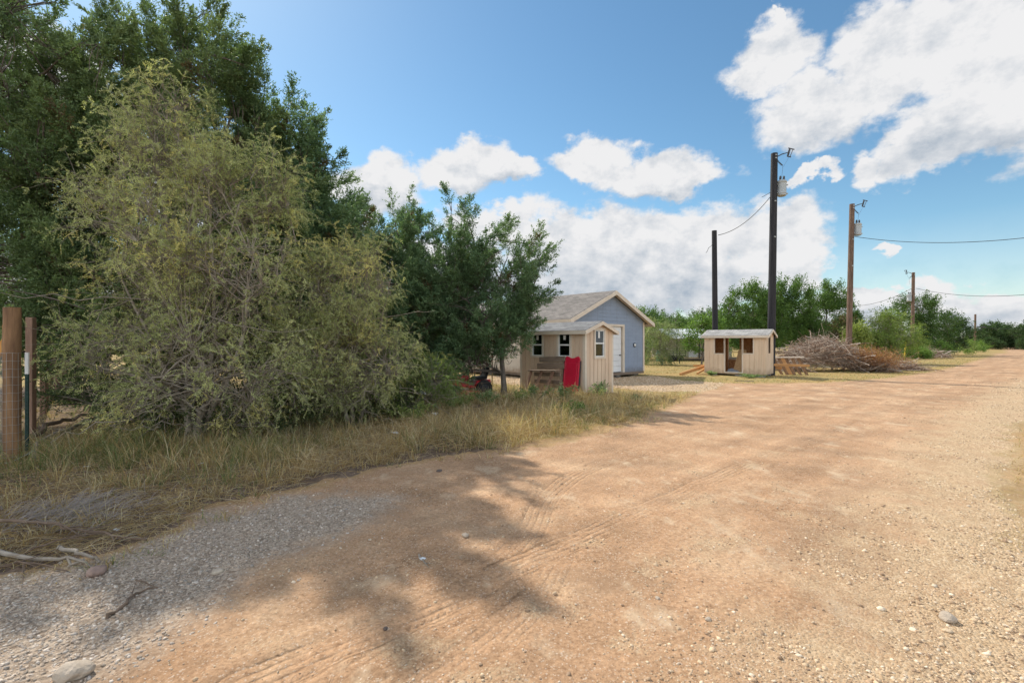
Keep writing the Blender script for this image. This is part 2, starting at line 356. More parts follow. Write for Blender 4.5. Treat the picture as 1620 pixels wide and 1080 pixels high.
# ------------------------------------------------------------------ ground, road, driveway
left_edge = [(-14, .5), (-7.5, 2.2), G(-60, 915), G(120, 880), G(230, 852), G(330, 800), G(500, 772), G(580, 740), G(700, 722), G(800, 712), G(900, 694), G(985, 671), G(1050, 646), G(1110, 620)]
drive_l = [G(1110, 620), (4.6, 15.8), (3.2, 17.0), (0.4, 18.0), (-2.8, 20.6)]
drive_r = [(-.2, 24.5), (6.9, 23.2), G(1085, 603), G(1150, 607)]
far_edge = [G(1150, 607), G(1290, 606), G(1400, 599), G(1500, 584), G(1545, 570), G(1580, 560)]
rd = np.array((.735, .678)); fe_last = np.array(far_edge[-1])
far_edge += [tuple(fe_last + rd * 60 + np.array((0, 2.))), tuple(fe_last + rd * 900 + np.array((-40, 40)))]
right_edge = [(3.8, .2), G(1500, 1000), G(1600, 880), G(1640, 840), G(1530, 760), G(1500, 700), G(1570, 660), G(1640, 640), (30, 19), (60, 44), (720, 655)]
right_edge = [(2.6, -14), (3.6, -2), (6.6, 1.6), G(1640, 880), G(1640, 840), G(1606, 780), G(1598, 715), G(1620, 665), G(1680, 640), (26, 13.5), (60, 44), (760, 680)]
road_poly = [(-14, -14)] + left_edge + [G(1150, 607)] + far_edge[1:] + right_edge[::-1]
drive_poly = drive_l + drive_r
grass_poly = [(-14, .5), (-7.5, 2.2)] + left_edge[2:] + [(4.4, 14.2), (3.0, 14.4), (.5, 16.5), (-4, 20), (-16, 16), (-16, 2)]
tracks_px = [[(380, 1080), (560, 1010), (700, 950), (850, 880), (1000, 815), (1200, 730), (1400, 655), (1560, 600)],
             [(560, 1080), (690, 985), (770, 915), (840, 840), (875, 780), (960, 730), (1150, 670), (1350, 620)],
             [(660, 1100), (780, 1010), (850, 940), (880, 890), (885, 870)],
             [(480, 1090), (600, 1030), (740, 965), (850, 895), (1000, 825)],
             [(900, 1090), (1050, 990), (1250, 870), (1420, 760), (1540, 660)],
             [(200, 1090), (420, 985), (560, 925), (760, 850), (1000, 745), (1250, 650)],
             [(760, 1090), (930, 985), (1100, 880), (1250, 790), (1420, 690)],
             [(1000, 930), (940, 860), (860, 800), (800, 760)]]
tracks = [spline([G(*p) for p in t], 6) for t in tracks_px]
tdepth = [.9, .75, .7, .45, .0, .15, .15, .0]

leftg_poly = [(-9, 1), (-6, 2.4), G(-20, 905), G(230, 862), G(330, 812), G(520, 780), G(640, 790), G(560, 850), G(430, 890), G(350, 950), G(180, 1060), (-2.4, 2.0), (-2.6, .5)]
rightg_line = [(.2, 1.6), G(860, 1080), G(1010, 960), G(1160, 850), G(1260, 760), G(1350, 690), G(1500, 620), G(1640, 580), (60, 50), (500, 450)]

def zones(x, y):
    n1 = fbm(x * .9 + 3, y * .9, 4); n2 = fbm(x * 3.1, y * 3.1 + 9, 4); n3 = fbm(x * .35 + 9, y * .35 + 4, 3)
    jx, jy = x + (n2 - .5) * .55, y + (n1 - .5) * .7
    d, s, _ = polydist(jx, jy, rightg_line)
    side = -s * d                                                  # positive to the right of the line
    pale = smooth(-.35, 2.1, side) * (.45 + .9 * n2)
    patch = smooth(.56, .80, n2) * .42 * smooth(-3.5, -.2, side)
    pale = np.clip(np.maximum(pale, patch), 0, 1)
    dl = polydist(jx, jy, leftg_poly + leftg_poly[:1])[0]; il = inpoly(jx, jy, leftg_poly)
    grey = smooth(-.45, .55, np.where(il, dl, -dl)) * np.clip(.25 + 1.2 * n2 + .5 * (n1 - .5), 0, 1)
    inr = inpoly(jx, jy, road_poly); ind = inpoly(jx, jy, drive_poly)
    ing = inpoly(jx, jy, grass_poly)
    dre = polydist(jx, jy, road_poly + road_poly[:1])[0]
    grass = np.where(inr | ind, 0, smooth(0, .5, dre)) * (1 - .25 * n1)
    grass = np.where(inr, smooth(.35, .0, dre) * .35, np.maximum(grass, .35 * (~ind)))
    pale = np.where(ind, .95, pale) * np.where(inr | ind, 1, .1)
    grey = grey * inr
    # leaf litter below the trees on the left
    lit = smooth(-.5, 2.5, (-x * .9 + y * .55 - 5.0 + (n1 - .5) * 3)) * smooth(19, 14, y) * (~inr) * (~ind)
    lit = np.maximum(lit, smooth(1, -1.5, x - .2) * smooth(19, 15, y) * (~inr) * (~ind))
    return np.clip(pale, 0, 1), np.clip(grey, 0, 1), np.clip(grass, 0, 1), np.clip(lit, 0, 1)

def height(x, y, fine=True):
    h = (fbm(x * .35, y * .35, 3) - .5) * .10 * smooth(1, 4, y) + (fbm(x * 1.7 + 4, y * 1.7, 4) - .5) * .045
    h = h * np.where(y < 60, 1, .3)
    if fine:
        k = (y < 26)
        dd = np.zeros(x.shape)
        for pts, dep in zip(tracks, tdepth):
            ok = k & (x > -6) & (x < 26)
            xs, ys = x[ok], y[ok]; d, s, al = polydist(xs, ys, pts)
            sd = d * s; w = smooth(.17, .12, d) * (.55 + .45 * np.clip(fbm(al * .9 + dep * 9, al * 0 + 3, 2) * 2 - .4, 0, 1))
            gro = .5 + .5 * np.cos(sd / .055 * 2 * np.pi)
            cl = .5 + .5 * np.cos((al + np.abs(sd) * .6) / .045 * 2 * np.pi) * smooth(.06, .12, d)
            dd[ok] += -dep * w * .008 + dep * .005 * smooth(.09, .0, np.abs(d - .19))
        h = h + dd
        h = h + (vnoise(x * 31, y * 31) - .5) * .006 + (vnoise(x * 13 + 7, y * 13) - .5) * .010
    # soft bank under the roadside grass
    return h
def track_attr(x, y):
    A = np.zeros((len(x), 3)); ok = (y < 26) & (x > -6) & (x < 26); best = np.zeros(ok.sum()); sdv = np.zeros(ok.sum()); alv = np.zeros(ok.sum())
    for pts, dep in zip(tracks, tdepth):
        d, s, al = polydist(x[ok], y[ok], pts); w = dep * smooth(.165, .12, d) * (.35 + .65 * np.clip(fbm(al * .9 + dep * 9, al * 0 + 3, 2) * 2 - .3, 0, 1)); k = w > best
        best[k] = w[k]; 
        k2 = (d < .25) & (k | (best == 0)); sdv[k2] = (s * d)[k2]; alv[k2] = al[k2]
    A[ok] = np.stack([sdv, best, alv], 1); return A
def h1(x, y): return float(height(np.array([float(x)]), np.array([float(y)]))[0])

def ground_mat():
    m = bpy.data.materials.new('dirt_and_gravel'); m.use_nodes = True; nt = m.node_tree; N = nt.nodes.new; L = nt.links.new
    p = nt.nodes['Principled BSDF']; p.inputs['Roughness'].default_value = .95; p.inputs['Specular IOR Level'].default_value = .15
    tc = N('ShaderNodeTexCoord'); at = N('ShaderNodeAttribute'); at.attribute_name = 'tint'; se = N('ShaderNodeSeparateColor'); L(at.outputs['Color'], se.inputs[0])
    def noise(s, d=6, r=.6, st=(1, 1, 1)):
        mp = N('ShaderNodeMapping'); mp.inputs['Scale'].default_value = st; L(tc.outputs['Object'], mp.inputs[0])
        n = N('ShaderNodeTexNoise'); n.inputs['Scale'].default_value = s; n.inputs['Detail'].default_value = d; n.inputs['Roughness'].default_value = r; L(mp.outputs[0], n.inputs['Vector']); return n.outputs['Fac']
    def ramp(f, stops):
        r = N('ShaderNodeValToRGB'); L(f, r.inputs[0]); e = r.color_ramp.elements
        e[0].position, e[0].color = stops[0][0], (*stops[0][1], 1); e[1].position, e[1].color = stops[-1][0], (*stops[-1][1], 1)
        for q, c in stops[1:-1]: k = e.new(q); k.color = (*c, 1)
        return r.outputs[0]
    def mix(f, a, b, t='MIX'):
        x = N('ShaderNodeMix'); x.data_type = 'RGBA'; x.blend_type = t
        if isinstance(f, float): x.inputs[0].default_value = f
        else: L(f, x.inputs[0])
        for i, v in ((6, a), (7, b)):
            if isinstance(v, tuple): x.inputs[i].default_value = (*v, 1)
            else: L(v, x.inputs[i])
        return x.outputs[2]
    def vor(s, rnd=1):
        v = N('ShaderNodeTexVoronoi'); v.inputs['Scale'].default_value = s; v.inputs['Randomness'].default_value = rnd; L(tc.outputs['Object'], v.inputs['Vector']); return v
    dirt = ramp(noise(.9, 8, .62), [(.33, (.30, .185, .105)), (.5, (.41, .25, .142)), (.68, (.49, .33, .20))])
    dirt = mix(.8, dirt, ramp(noise(34, 8, .78), [(.34, (.26, .23, .21)), (.5, (.5, .5, .5)), (.68, (.74, .74, .75))]), 'OVERLAY')
    dirt = mix(ramp(noise(.55, 7, .62, (1, 1.6, 1)), [(.50, (0, 0, 0)), (.66, (.85, .85, .85))]), dirt, ramp(noise(16, 6, .7), [(.3, (.24, .145, .085)), (.7, (.36, .235, .14))]))
    dirt = mix(ramp(noise(1.4, 7, .7, (1.3, .8, 1)), [(.56, (0, 0, 0)), (.68, (.7, .7, .7))]), dirt, (.56, .43, .29))
    m1 = N('ShaderNodeMapping'); m1.inputs['Rotation'].default_value = (0, 0, R(-42.7)); L(tc.outputs['Object'], m1.inputs[0])
    m2 = N('ShaderNodeMapping'); m2.inputs['Scale'].default_value = (.10, 1.5, 1); L(m1.outputs[0], m2.inputs[0])
    sn = N('ShaderNodeTexNoise'); sn.inputs['Scale'].default_value = 1.3; sn.inputs['Detail'].default_value = 9; sn.inputs['Roughness'].default_value = .68; L(m2.outputs[0], sn.inputs['Vector'])
    dirt = mix(.5, dirt, ramp(sn.outputs['Fac'], [(.34, (.36, .34, .32)), (.5, (.5, .5, .5)), (.66, (.66, .66, .67))]), 'OVERLAY')
    v1, v2 = vor(62), vor(26)
    peb = ramp(v1.outputs['Color'], [(0, (.27, .175, .10)), (.45, (.46, .315, .185)), (.8, (.60, .45, .29)), (1, (.72, .60, .44))])
    pale = mix(.4, peb, ramp(v2.outputs['Color'], [(0, (.38, .255, .145)), (1, (.62, .47, .30))]))
    vg = vor(58)
    grey = ramp(vg.outputs['Color'], [(0, (.19, .14, .10)), (.5, (.37, .285, .21)), (1, (.56, .46, .36))])
    gr = ramp(noise(5, 8, .7), [(.3, (.22, .145, .055)), (.5, (.36, .25, .10)), (.7, (.44, .33, .15))])
    gr = mix(.6, gr, ramp(noise(60, 5, .75, (1, .5, 1)), [(.3, (.2, .2, .2)), (.7, (.75, .75, .75))]), 'OVERLAY')
    gr = mix(ramp(noise(.35, 5, .6), [(.48, (0, 0, 0)), (.62, (.7, .7, .7))]), gr, (.26, .22, .09))
    lit = ramp(noise(14, 8, .8), [(.3, (.06, .042, .030)), (.5, (.17, .12, .085)), (.62, (.28, .20, .14)), (.75, (.42, .34, .26))])
    sp = vor(120)   # loose grit on the dirt
    spm = ramp(sp.outputs['Color'], [(.80, (0, 0, 0)), (.86, (1, 1, 1))])
    dirt = mix(spm, dirt, mix(.5, dirt, (.62, .52, .42)))
    # the weights pick up noise so their borders break into single stones
    def weight(ch, vv, lo=.25, hi=.75):
        a = N('ShaderNodeMath'); a.operation = 'MULTIPLY_ADD'; L(vv, a.inputs[0]); a.inputs[1].default_value = .5; L(ch, a.inputs[2])
        r = N('ShaderNodeMapRange'); L(a.outputs[0], r.inputs[0]); r.inputs[1].default_value = lo + .25; r.inputs[2].default_value = hi + .25; return r.outputs[0]
    c = mix(weight(se.outputs[0], v1.outputs['Distance'], .2, .7), dirt, pale)
    c = mix(weight(se.outputs[1], noise(9), .15, .6), c, grey)
    c = mix(weight(se.outputs[2], noise(9), .15, .6), c, gr)
    c = mix(weight(at.outputs['Alpha'], noise(6), .2, .7), c, lit)
    L(c, p.inputs['Base Color'])
    # bump: grit everywhere, pebbles where the gravel is
    bm_ = N('ShaderNodeMath'); bm_.operation = 'MULTIPLY'; iv = N('ShaderNodeMath'); iv.operation = 'SUBTRACT'; iv.inputs[0].default_value = .8; L(v1.outputs['Distance'], iv.inputs[1])
    mxg = N('ShaderNodeMath'); mxg.operation = 'MAXIMUM'; L(se.outputs[0], mxg.inputs[0]); L(se.outputs[1], mxg.inputs[1])
    L(iv.outputs[0], bm_.inputs[0]); L(mxg.outputs[0], bm_.inputs[1])
    ad = N('ShaderNodeMath'); ad.operation = 'MULTIPLY_ADD'; L(noise(70, 6, .75), ad.inputs[0]); ad.inputs[1].default_value = .55; L(bm_.outputs[0], ad.inputs[2])
    bp = N('ShaderNodeBump'); bp.inputs['Strength'].default_value = .9; bp.inputs['Distance'].default_value = .014; L(ad.outputs[0], bp.inputs['Height'])
    ta = N('ShaderNodeAttribute'); ta.attribute_name = 'track'; ts = N('ShaderNodeSeparateColor'); L(ta.outputs['Color'], ts.inputs[0])
    def mth(op, a, b=None, c_=None):
        n = N('ShaderNodeMath'); n.operation = op
        for i, v in enumerate((a, b, c_)):
            if v is None: continue
            if isinstance(v, (int, float)): n.inputs[i].default_value = v
            else: L(v, n.inputs[i])
        return n.outputs[0]
    gro = mth('POWER', mth('MULTIPLY_ADD', mth('COSINE', mth('MULTIPLY', ts.outputs[0], 2 * math.pi / .058)), .5, .5), 2.5)
    cl = mth('POWER', mth('MULTIPLY_ADD', mth('COSINE', mth('MULTIPLY', mth('ADD', ts.outputs[2], mth('MULTIPLY', mth('ABSOLUTE', ts.outputs[0]), .8)), 2 * math.pi / .048)), .5, .5), 2.0)
    side = mth('GREATER_THAN', mth('ABSOLUTE', ts.outputs[0]), .075)
    th_ = mth('MULTIPLY', mth('ADD', gro, mth('MULTIPLY', mth('MULTIPLY', cl, side), .6)), mth('MULTIPLY', ts.outputs[1], mth('MULTIPLY_ADD', noise(3.5, 7, .7), 4.0, -1.45)))
    b2 = N('ShaderNodeBump'); b2.invert = True; b2.inputs['Strength'].default_value = 1; b2.inputs['Distance'].default_value = .011; L(th_, b2.inputs['Height']); L(bp.outputs[0], b2.inputs['Normal']); L(b2.outputs[0], p.inputs['Normal'])
    return m
M['ground'] = ground_mat()

def build_ground():
    xs = list(np.arange(-6, 12.0, .026)); s = .03; x = xs[-1]
    while x < 2500: s *= 1.045; x += s; xs.append(x)
    s = .03; x = xs[0]; lx = []
    while x > -2500: s *= 1.045; x -= s; lx.append(x)
    xs = np.array(lx[::-1] + xs)
    ys = [1.9]
    while ys[-1] < 3500: ys.append(ys[-1] + (max(.015, .0085 * ys[-1]) if ys[-1] < 60 else ys[-1] * .04))
    s = .04; y = 1.9; ly = []
    while y > -600: s *= 1.12; y -= s; ly.append(y)
    ys = np.array(ly[::-1] + ys)
    X, Y = np.meshgrid(xs, ys); nx, ny = len(xs), len(ys); x, y = X.ravel(), Y.ravel()
    z = height(x, y)
    far = smooth(120, 900, np.hypot(x, y)); z = z * (1 - far)
    pale, grey, grass, lit = zones(x, y)
    V = np.stack([x, y, z], 1); C = np.stack([pale, grey, grass, lit], 1); TA = track_attr(x, y)
    i = np.arange((ny - 1) * (nx - 1)); r, c = i // (nx - 1), i % (nx - 1); a = r * nx + c
    Fc = np.stack([a, a + 1, a + nx + 1, a + nx], 1)
    cx, cy = V[Fc].mean(1)[:, 0], V[Fc].mean(1)[:, 1]
    inr = inpoly(cx, cy, road_poly); ind = inpoly(cx, cy, drive_poly) & ~inr
    for nm, k in (('ground', ~inr & ~ind), ('road', inr), ('driveway', ind)):
        f = Fc[k]; used, inv = np.unique(f, return_inverse=True)
        o = np_mesh(nm, V[used], inv.reshape(f.shape), M['ground'], cols=C[used], smooth=True); tag(o, kind='structure')
        a_ = o.data.color_attributes.new('track', 'FLOAT_COLOR', 'POINT'); a_.data.foreach_set('color', np.concatenate([TA[used], np.ones((len(used), 1))], 1).astype(np.float32).ravel())
    print('ground verts', len(V))
build_ground()
# low hills on the horizon
def hill(name, pts, mat_, Yd):
    v = []; f = []
    for i, (x, z) in enumerate(pts):
        v += [(x, Yd, -2), (x, Yd + 60, z), (x, Yd + 400, -2)]
        if i: a = 3 * (i - 1); f += [(a, a + 3, a + 4, a + 1), (a + 1, a + 4, a + 5, a + 2)]
    o = MB().add(v, f).build(name, mat_, smooth=True); tag(o, kind='structure'); return o
M['hill'] = mat('wooded_hill', (.055, .085, .06), (.035, .06, .045), scale=.05, bump=0)
rr = random.Random(4)
hill('hills', [(-1500 + i * 60, 22 + 7 * math.sin(i * .37) + 5 * math.sin(i * .91 + 1) + rr.uniform(-2, 2)) for i in range(80)], M['hill'], 1300)

# ------------------------------------------------------------------ loose stones
def ico():
    t = (1 + 5 ** .5) / 2
    v = np.array([(-1, t, 0), (1, t, 0), (-1, -t, 0), (1, -t, 0), (0, -1, t), (0, 1, t), (0, -1, -t), (0, 1, -t), (t, 0, -1), (t, 0, 1), (-t, 0, -1), (-t, 0, 1)], float)
    v /= np.linalg.norm(v[0])
    f = np.array([(0, 11, 5), (0, 5, 1), (0, 1, 7), (0, 7, 10), (0, 10, 11), (1, 5, 9), (5, 11, 4), (11, 10, 2), (10, 7, 6), (7, 1, 8), (3, 9, 4), (3, 4, 2), (3, 2, 6), (3, 6, 8), (3, 8, 9), (4, 9, 5), (2, 4, 11), (6, 2, 10), (8, 6, 7), (9, 8, 1)])
    return v, f
def stones(name, x, y, size, colr, rng, mat_, flat=.6, sink=.42):
    bv, bf = ico(); n = len(x)
    jit = 1 + (rng.random((n, 12, 1)) - .5) * .55
    sc = size[:, None] * np.stack([rng.uniform(.7, 1.3, n), rng.uniform(.6, 1.1, n), flat * rng.uniform(.6, 1.2, n)], 1)
    P = bv[None] * jit * sc[:, None, :]
    a = rng.random(n) * 6.283; c, s = np.cos(a)[:, None], np.sin(a)[:, None]
    tl = (rng.random(n) - .5)[:, None] * .8; Pz = P[..., 2] + P[..., 0] * tl
    Q = np.stack([P[..., 0] * c - P[..., 1] * s + x[:, None], P[..., 0] * s + P[..., 1] * c + y[:, None], Pz + (height(x, y) + size * flat * (1 - 2 * sink))[:, None]], 2)
    Fc = (bf[None] + (np.arange(n) * 12)[:, None, None]).reshape(-1, 3)
    cc = np.repeat(colr, 12, 0)
    return np_mesh(name, Q.reshape(-1, 3), Fc, mat_, cols=cc)
def stone_mat():
    m = bpy.data.materials.new('loose_stone'); m.use_nodes = True; nt = m.node_tree; N = nt.nodes.new; L = nt.links.new
    p = nt.nodes['Principled BSDF']; p.inputs['Roughness'].default_value = .9; at = N('ShaderNodeAttribute'); at.attribute_name = 'tint'
    tc = N('ShaderNodeTexCoord'); n = N('ShaderNodeTexNoise'); n.inputs['Scale'].default_value = 90; n.inputs['Detail'].default_value = 4; L(tc.outputs['Object'], n.inputs['Vector'])
    x = N('ShaderNodeMix'); x.data_type = 'RGBA'; x.blend_type = 'OVERLAY'; x.inputs[0].default_value = .45; L(at.outputs['Color'], x.inputs[6]); L(n.outputs['Fac'], x.inputs[7]); L(x.outputs[2], p.inputs['Base Color']); return m
M['stone'] = stone_mat()
def scatter_stones():
    rng = np.random.default_rng(5)
    def samp(n, x0, x1, y0, y1, p=1.5):
        yy = y0 * (y1 / y0) ** (rng.random(n)); k = .93 * yy + .6           # denser near the camera, inside the view and a step beyond
        return np.clip(rng.uniform(-1.2, 1.2, n) * k, x0, x1), yy
    pal = np.array([(.62, .47, .31), (.54, .39, .245), (.42, .285, .175), (.70, .57, .42), (.30, .20, .125), (.58, .42, .265)])
    gpal = np.array([(.44, .36, .29), (.58, .50, .42), (.32, .26, .20), (.48, .38, .29), (.38, .33, .28)])
    x, y = samp(360000, -9, 22, 1.5, 24); pale, grey, grass, lit = zones(x, y)
    inr = inpoly(x, y, road_poly)
    u = rng.random(len(x)); cl = fbm(x * 2.3 + 1, y * 2.3 + 5, 3)
    kp = (u < (pale ** 1.2) * .62 * smooth(.28, .60, cl)) & (grey < .3) & inr
    sz = np.clip(rng.lognormal(math.log(.0058), .50, len(x)), .0028, .021)
    sz = np.maximum(sz, y * .0011 * rng.uniform(.6, 1.3, len(x)))
    c = pal[rng.integers(0, len(pal), len(x))] * rng.uniform(.75, 1.12, (len(x), 1))
    o = stones('gravel', x[kp], y[kp], sz[kp], c[kp], rng, M['stone']); tag(o, 'pale limestone gravel strewn over the right side of the road', 'gravel', kind='stuff')
    kg = (u < grey ** 1.5 * .6)
    cg = gpal[rng.integers(0, len(gpal), len(x))] * rng.uniform(.75, 1.15, (len(x), 1))
    o = stones('gravel', x[kg], y[kg], np.clip(sz * 1.0, .004, .014)[kg], cg[kg], rng, M['stone']); tag(o, 'grey gravel along the shaded left edge of the road', 'gravel', kind='stuff')
    ks = (rng.random(len(x)) < .03 + .22 * smooth(.50, .75, cl)) & inr & (pale < .5) & (grey < .5)
    o = stones('gravel', x[ks], y[ks], sz[ks] * .62, c[ks] * .9, rng, M['stone']); tag(o, 'loose pebbles scattered on the bare orange dirt', 'pebbles', kind='stuff')
    xd = rng.uniform(-3, 9, 16000); yd = rng.uniform(14, 24.5, 16000); kd = inpoly(xd, yd, drive_poly)
    o = stones('gravel', xd[kd], yd[kd], rng.uniform(.012, .03, kd.sum()), pal[rng.integers(0, 4, kd.sum())], rng, M['stone']); tag(o, 'coarse pale gravel of the driveway in front of the blue garage', 'gravel', kind='stuff')
    print('stones', kp.sum(), kg.sum(), ks.sum(), kd.sum())
scatter_stones()
def rock(px, py, w, h, label, c=None, seed=0, group=None):
    rng = np.random.default_rng(seed); X, Y = G(px, py)
    import bmesh
    bm = bmesh.new(); bmesh.ops.create_icosphere(bm, subdivisions=3, radius=1)
    off = rng.random(3) * 30
    for v in bm.verts:
        q = v.co; n = vnoise(np.array([q.x * 1.4 + off[0]]), np.array([q.y * 1.4 + q.z * 1.1 + off[1]]))[0]; n2 = vnoise(np.array([q.x * 4 + off[1]]), np.array([q.z * 4 + q.y * 3 + off[2]]))[0]
        v.co = Vector((q.x * w / 2, q.y * w * .38, q.z * h / 2)) * (.78 + .4 * n + .12 * n2)
    me = bpy.data.meshes.new('rock'); bm.to_mesh(me); bm.free(); me.materials.append(c or M['rock'])
    o = bpy.data.objects.new('rock', me); col.objects.link(o); o.location = (X, Y, h1(X, Y) + h * .28); o.rotation_euler = (0, 0, rng.uniform(0, 6)); tag(o, label, 'rock', group)
M['rock_pink'] = mat('pinkish_rock', (.36, .25, .20), (.22, .15, .12), scale=12, bump=.4)
M['rock_dark'] = mat('dark_rock', (.16, .12, .10), (.09, .07, .06), scale=12, bump=.4)
rock(118, 1068, .145, .075, 'fist sized cream limestone rock at the near left edge of the road', seed=3)
rock(154, 908, .13, .07, 'pinkish brown rock beside the fallen branches', M['rock_pink'], seed=8)
rock(344, 903, .07, .04, 'flat pale rock lying in the grey gravel right of the curved twig', seed=2)
rock(1498, 978, .10, .05, 'brown and cream rock in the pale gravel at the right', seed=12)
rock(1040, 950, .035, .02, 'pale stone among pebbles just right of the tyre tracks', seed=5)
rock(736, 848, .07, .035, 'white stone lying on the tan dirt below the tree shadow', seed=6)
rock(695, 748, .09, .03, 'flat dark stone in the tree shadow on the road', M['rock_dark'], seed=7)
rock(1120, 985, .036, .022, 'small cream stone on dirt near the front tyre tracks', seed=15)
rock(610, 996, .032, .018, 'small dark stone on the dirt left of the tyre tracks', M['rock_dark'], seed=16)

# ------------------------------------------------------------------ plants: shared machinery
def nrm(v): return v / np.maximum(np.linalg.norm(v, axis=-1, keepdims=True), 1e-9)
def perp(rng, d):
    r = rng.normal(size=d.shape); return nrm(np.cross(d, r))
def leaves(C, D, L, Wd, rng, S=None):
    """rhombic leaves: centre C, direction D, length L, width Wd"""
    S = perp(rng, D) if S is None else S
    L = np.asarray(L)[..., None] / 2; Wd = np.asarray(Wd)[..., None] / 2
    V = np.stack([C - D * L, C + S * Wd - D * L * .15, C + D * L, C - S * Wd - D * L * .15], -2).reshape(-1, 3)
    return V
def quadfaces(n): return np.arange(n * 4).reshape(-1, 4)
def tubes_np(P, Rd, s=4):
    """P (N,K,3) chains with radii Rd (N,K)"""
    N_, K, _ = P.shape
    T = nrm(np.gradient(P, axis=1)); up = np.zeros_like(T); up[..., 2] = 1; up[np.abs(T[..., 2]) > .9] = (1, 0, 0)
    U = nrm(np.cross(T, up)); Wv = np.cross(T, U)
    a = np.arange(s) * 2 * np.pi / s
    V = P[:, :, None] + (U[:, :, None] * np.cos(a)[None, None, :, None] + Wv[:, :, None] * np.sin(a)[None, None, :, None]) * Rd[:, :, None, None]
    idx = np.arange(N_ * K * s).reshape(N_, K, s); a0 = idx[:, :-1]; a1 = idx[:, 1:]
    Fq = np.stack([a0, np.roll(a0, -1, 2), np.roll(a1, -1, 2), a1], -1).reshape(-1, 4)
    return V.reshape(-1, 3), Fq
def bez(A, B, C, K=6):
    t = np.linspace(0, 1, K)[None, :, None]; return (1 - t) ** 2 * A[:, None] + 2 * t * (1 - t) * B[:, None] + t * t * C[:, None]
def merge(parts):
    vs, fs, n = [], [], 0
    for v, f in parts: vs.append(v); fs.append(f + n); n += len(v)
    return np.concatenate(vs), np.concatenate(fs)
def lobe_pts(rng, lobes, n, shell=.55, inner=.5):
    lb = np.array(lobes, float); w = (lb[:, 3] * lb[:, 4] * lb[:, 5]) ** (2 / 3); out = []; nr = []; got = 0
    while got < n:
        k = rng.choice(len(lb), n * 2, p=w / w.sum()); d = nrm(rng.normal(size=(n * 2, 3))); r = shell + (1 - shell) * rng.random(n * 2) ** .6
        p = lb[k, :3] + d * r[:, None] * lb[k, 3:]
        ok = np.ones(len(p), bool)
        for j in range(len(lb)):
            q = np.linalg.norm((p - lb[j, :3]) / lb[j, 3:], axis=1); ok &= ~((q < inner) & (k != j) & (rng.random(len(p)) < .85))
        ok &= p[:, 2] > .25
        out.append(p[ok]); nr.append(nrm(d[ok] / lb[k[ok], 3:])); got += ok.sum()
    return np.concatenate(out)[:n], np.concatenate(nr)[:n]
def skeleton(rng, trunk, pts, n_limbs, r0, twig_r=.009, rise=.35, lo=.15, cen=None):
    """trunk: list of points; limbs to clusters of pts, sub branches to each point"""
    T = np.array(trunk, float); seg = np.linspace(0, 1, len(T))
    tp = lambda t: np.stack([np.interp(t, seg, T[:, i]) for i in range(3)], -1)
    parts = []
    tt = np.linspace(0, 1, 14); TP = tp(tt); TP[1:-1] += rng.normal(size=(12, 3)) * r0 * .35
    parts.append(tubes_np(TP[None], (r0 * (1 - .82 * tt ** .9) + r0 * .5 * np.exp(-tt * 22))[None], 9))
    seeds = pts[rng.choice(len(pts), 1)]           # spread the limb ends so that no part of the crown hangs off one knot
    while len(seeds) < n_limbs:
        cand = pts[rng.choice(len(pts), min(60, len(pts)))]; dm = np.linalg.norm(cand[:, None] - seeds[None], axis=2).min(1); seeds = np.concatenate([seeds, cand[np.argsort(dm)[-3:-2] if len(cand) > 3 else [0]]])
    zt = T[-1, 2]; ts = np.clip((seeds[:, 2] - rise * np.linalg.norm(seeds[:, :2] - tp(np.full(n_limbs, .4))[:, :2], axis=1)) / zt, lo, .93)
    A = tp(ts); Bm = (A + seeds) / 2 + rng.normal(size=A.shape) * .15; Bm[:, 2] += .12 * np.linalg.norm(seeds - A, axis=1)
    K = 7; LP = bez(A, Bm, seeds, K); LP[:, 1:-1] += rng.normal(size=(n_limbs, K - 2, 3)) * .035
    rl = (r0 * .42 * (1 - ts * .6))[:, None] * np.linspace(1, .22, K)[None]
    parts.append(tubes_np(LP, rl, 6))
    nodes = LP[:, 1:].reshape(-1, 3) ; q = pts * np.array([1, 1, 1.0]) - np.array([0, 0, .25])
    A2 = nodes[np.argmin(((q[:, None] - nodes[None]) ** 2).sum(2), 1)]
    B2 = (A2 + pts) / 2 + rng.normal(size=pts.shape) * .08; B2[:, 2] += .05
    SP = bez(A2, B2, pts, 5); ln = np.linalg.norm(pts - A2, axis=1)
    parts.append(tubes_np(SP, (twig_r + .006 * ln)[:, None] * np.linspace(1, .35, 5)[None], 4))
    return merge(parts)
def tint(base, var, n, rng): return np.clip(base + (rng.random((n, 1)) - .5) * 2 * var * base, 0, 1)

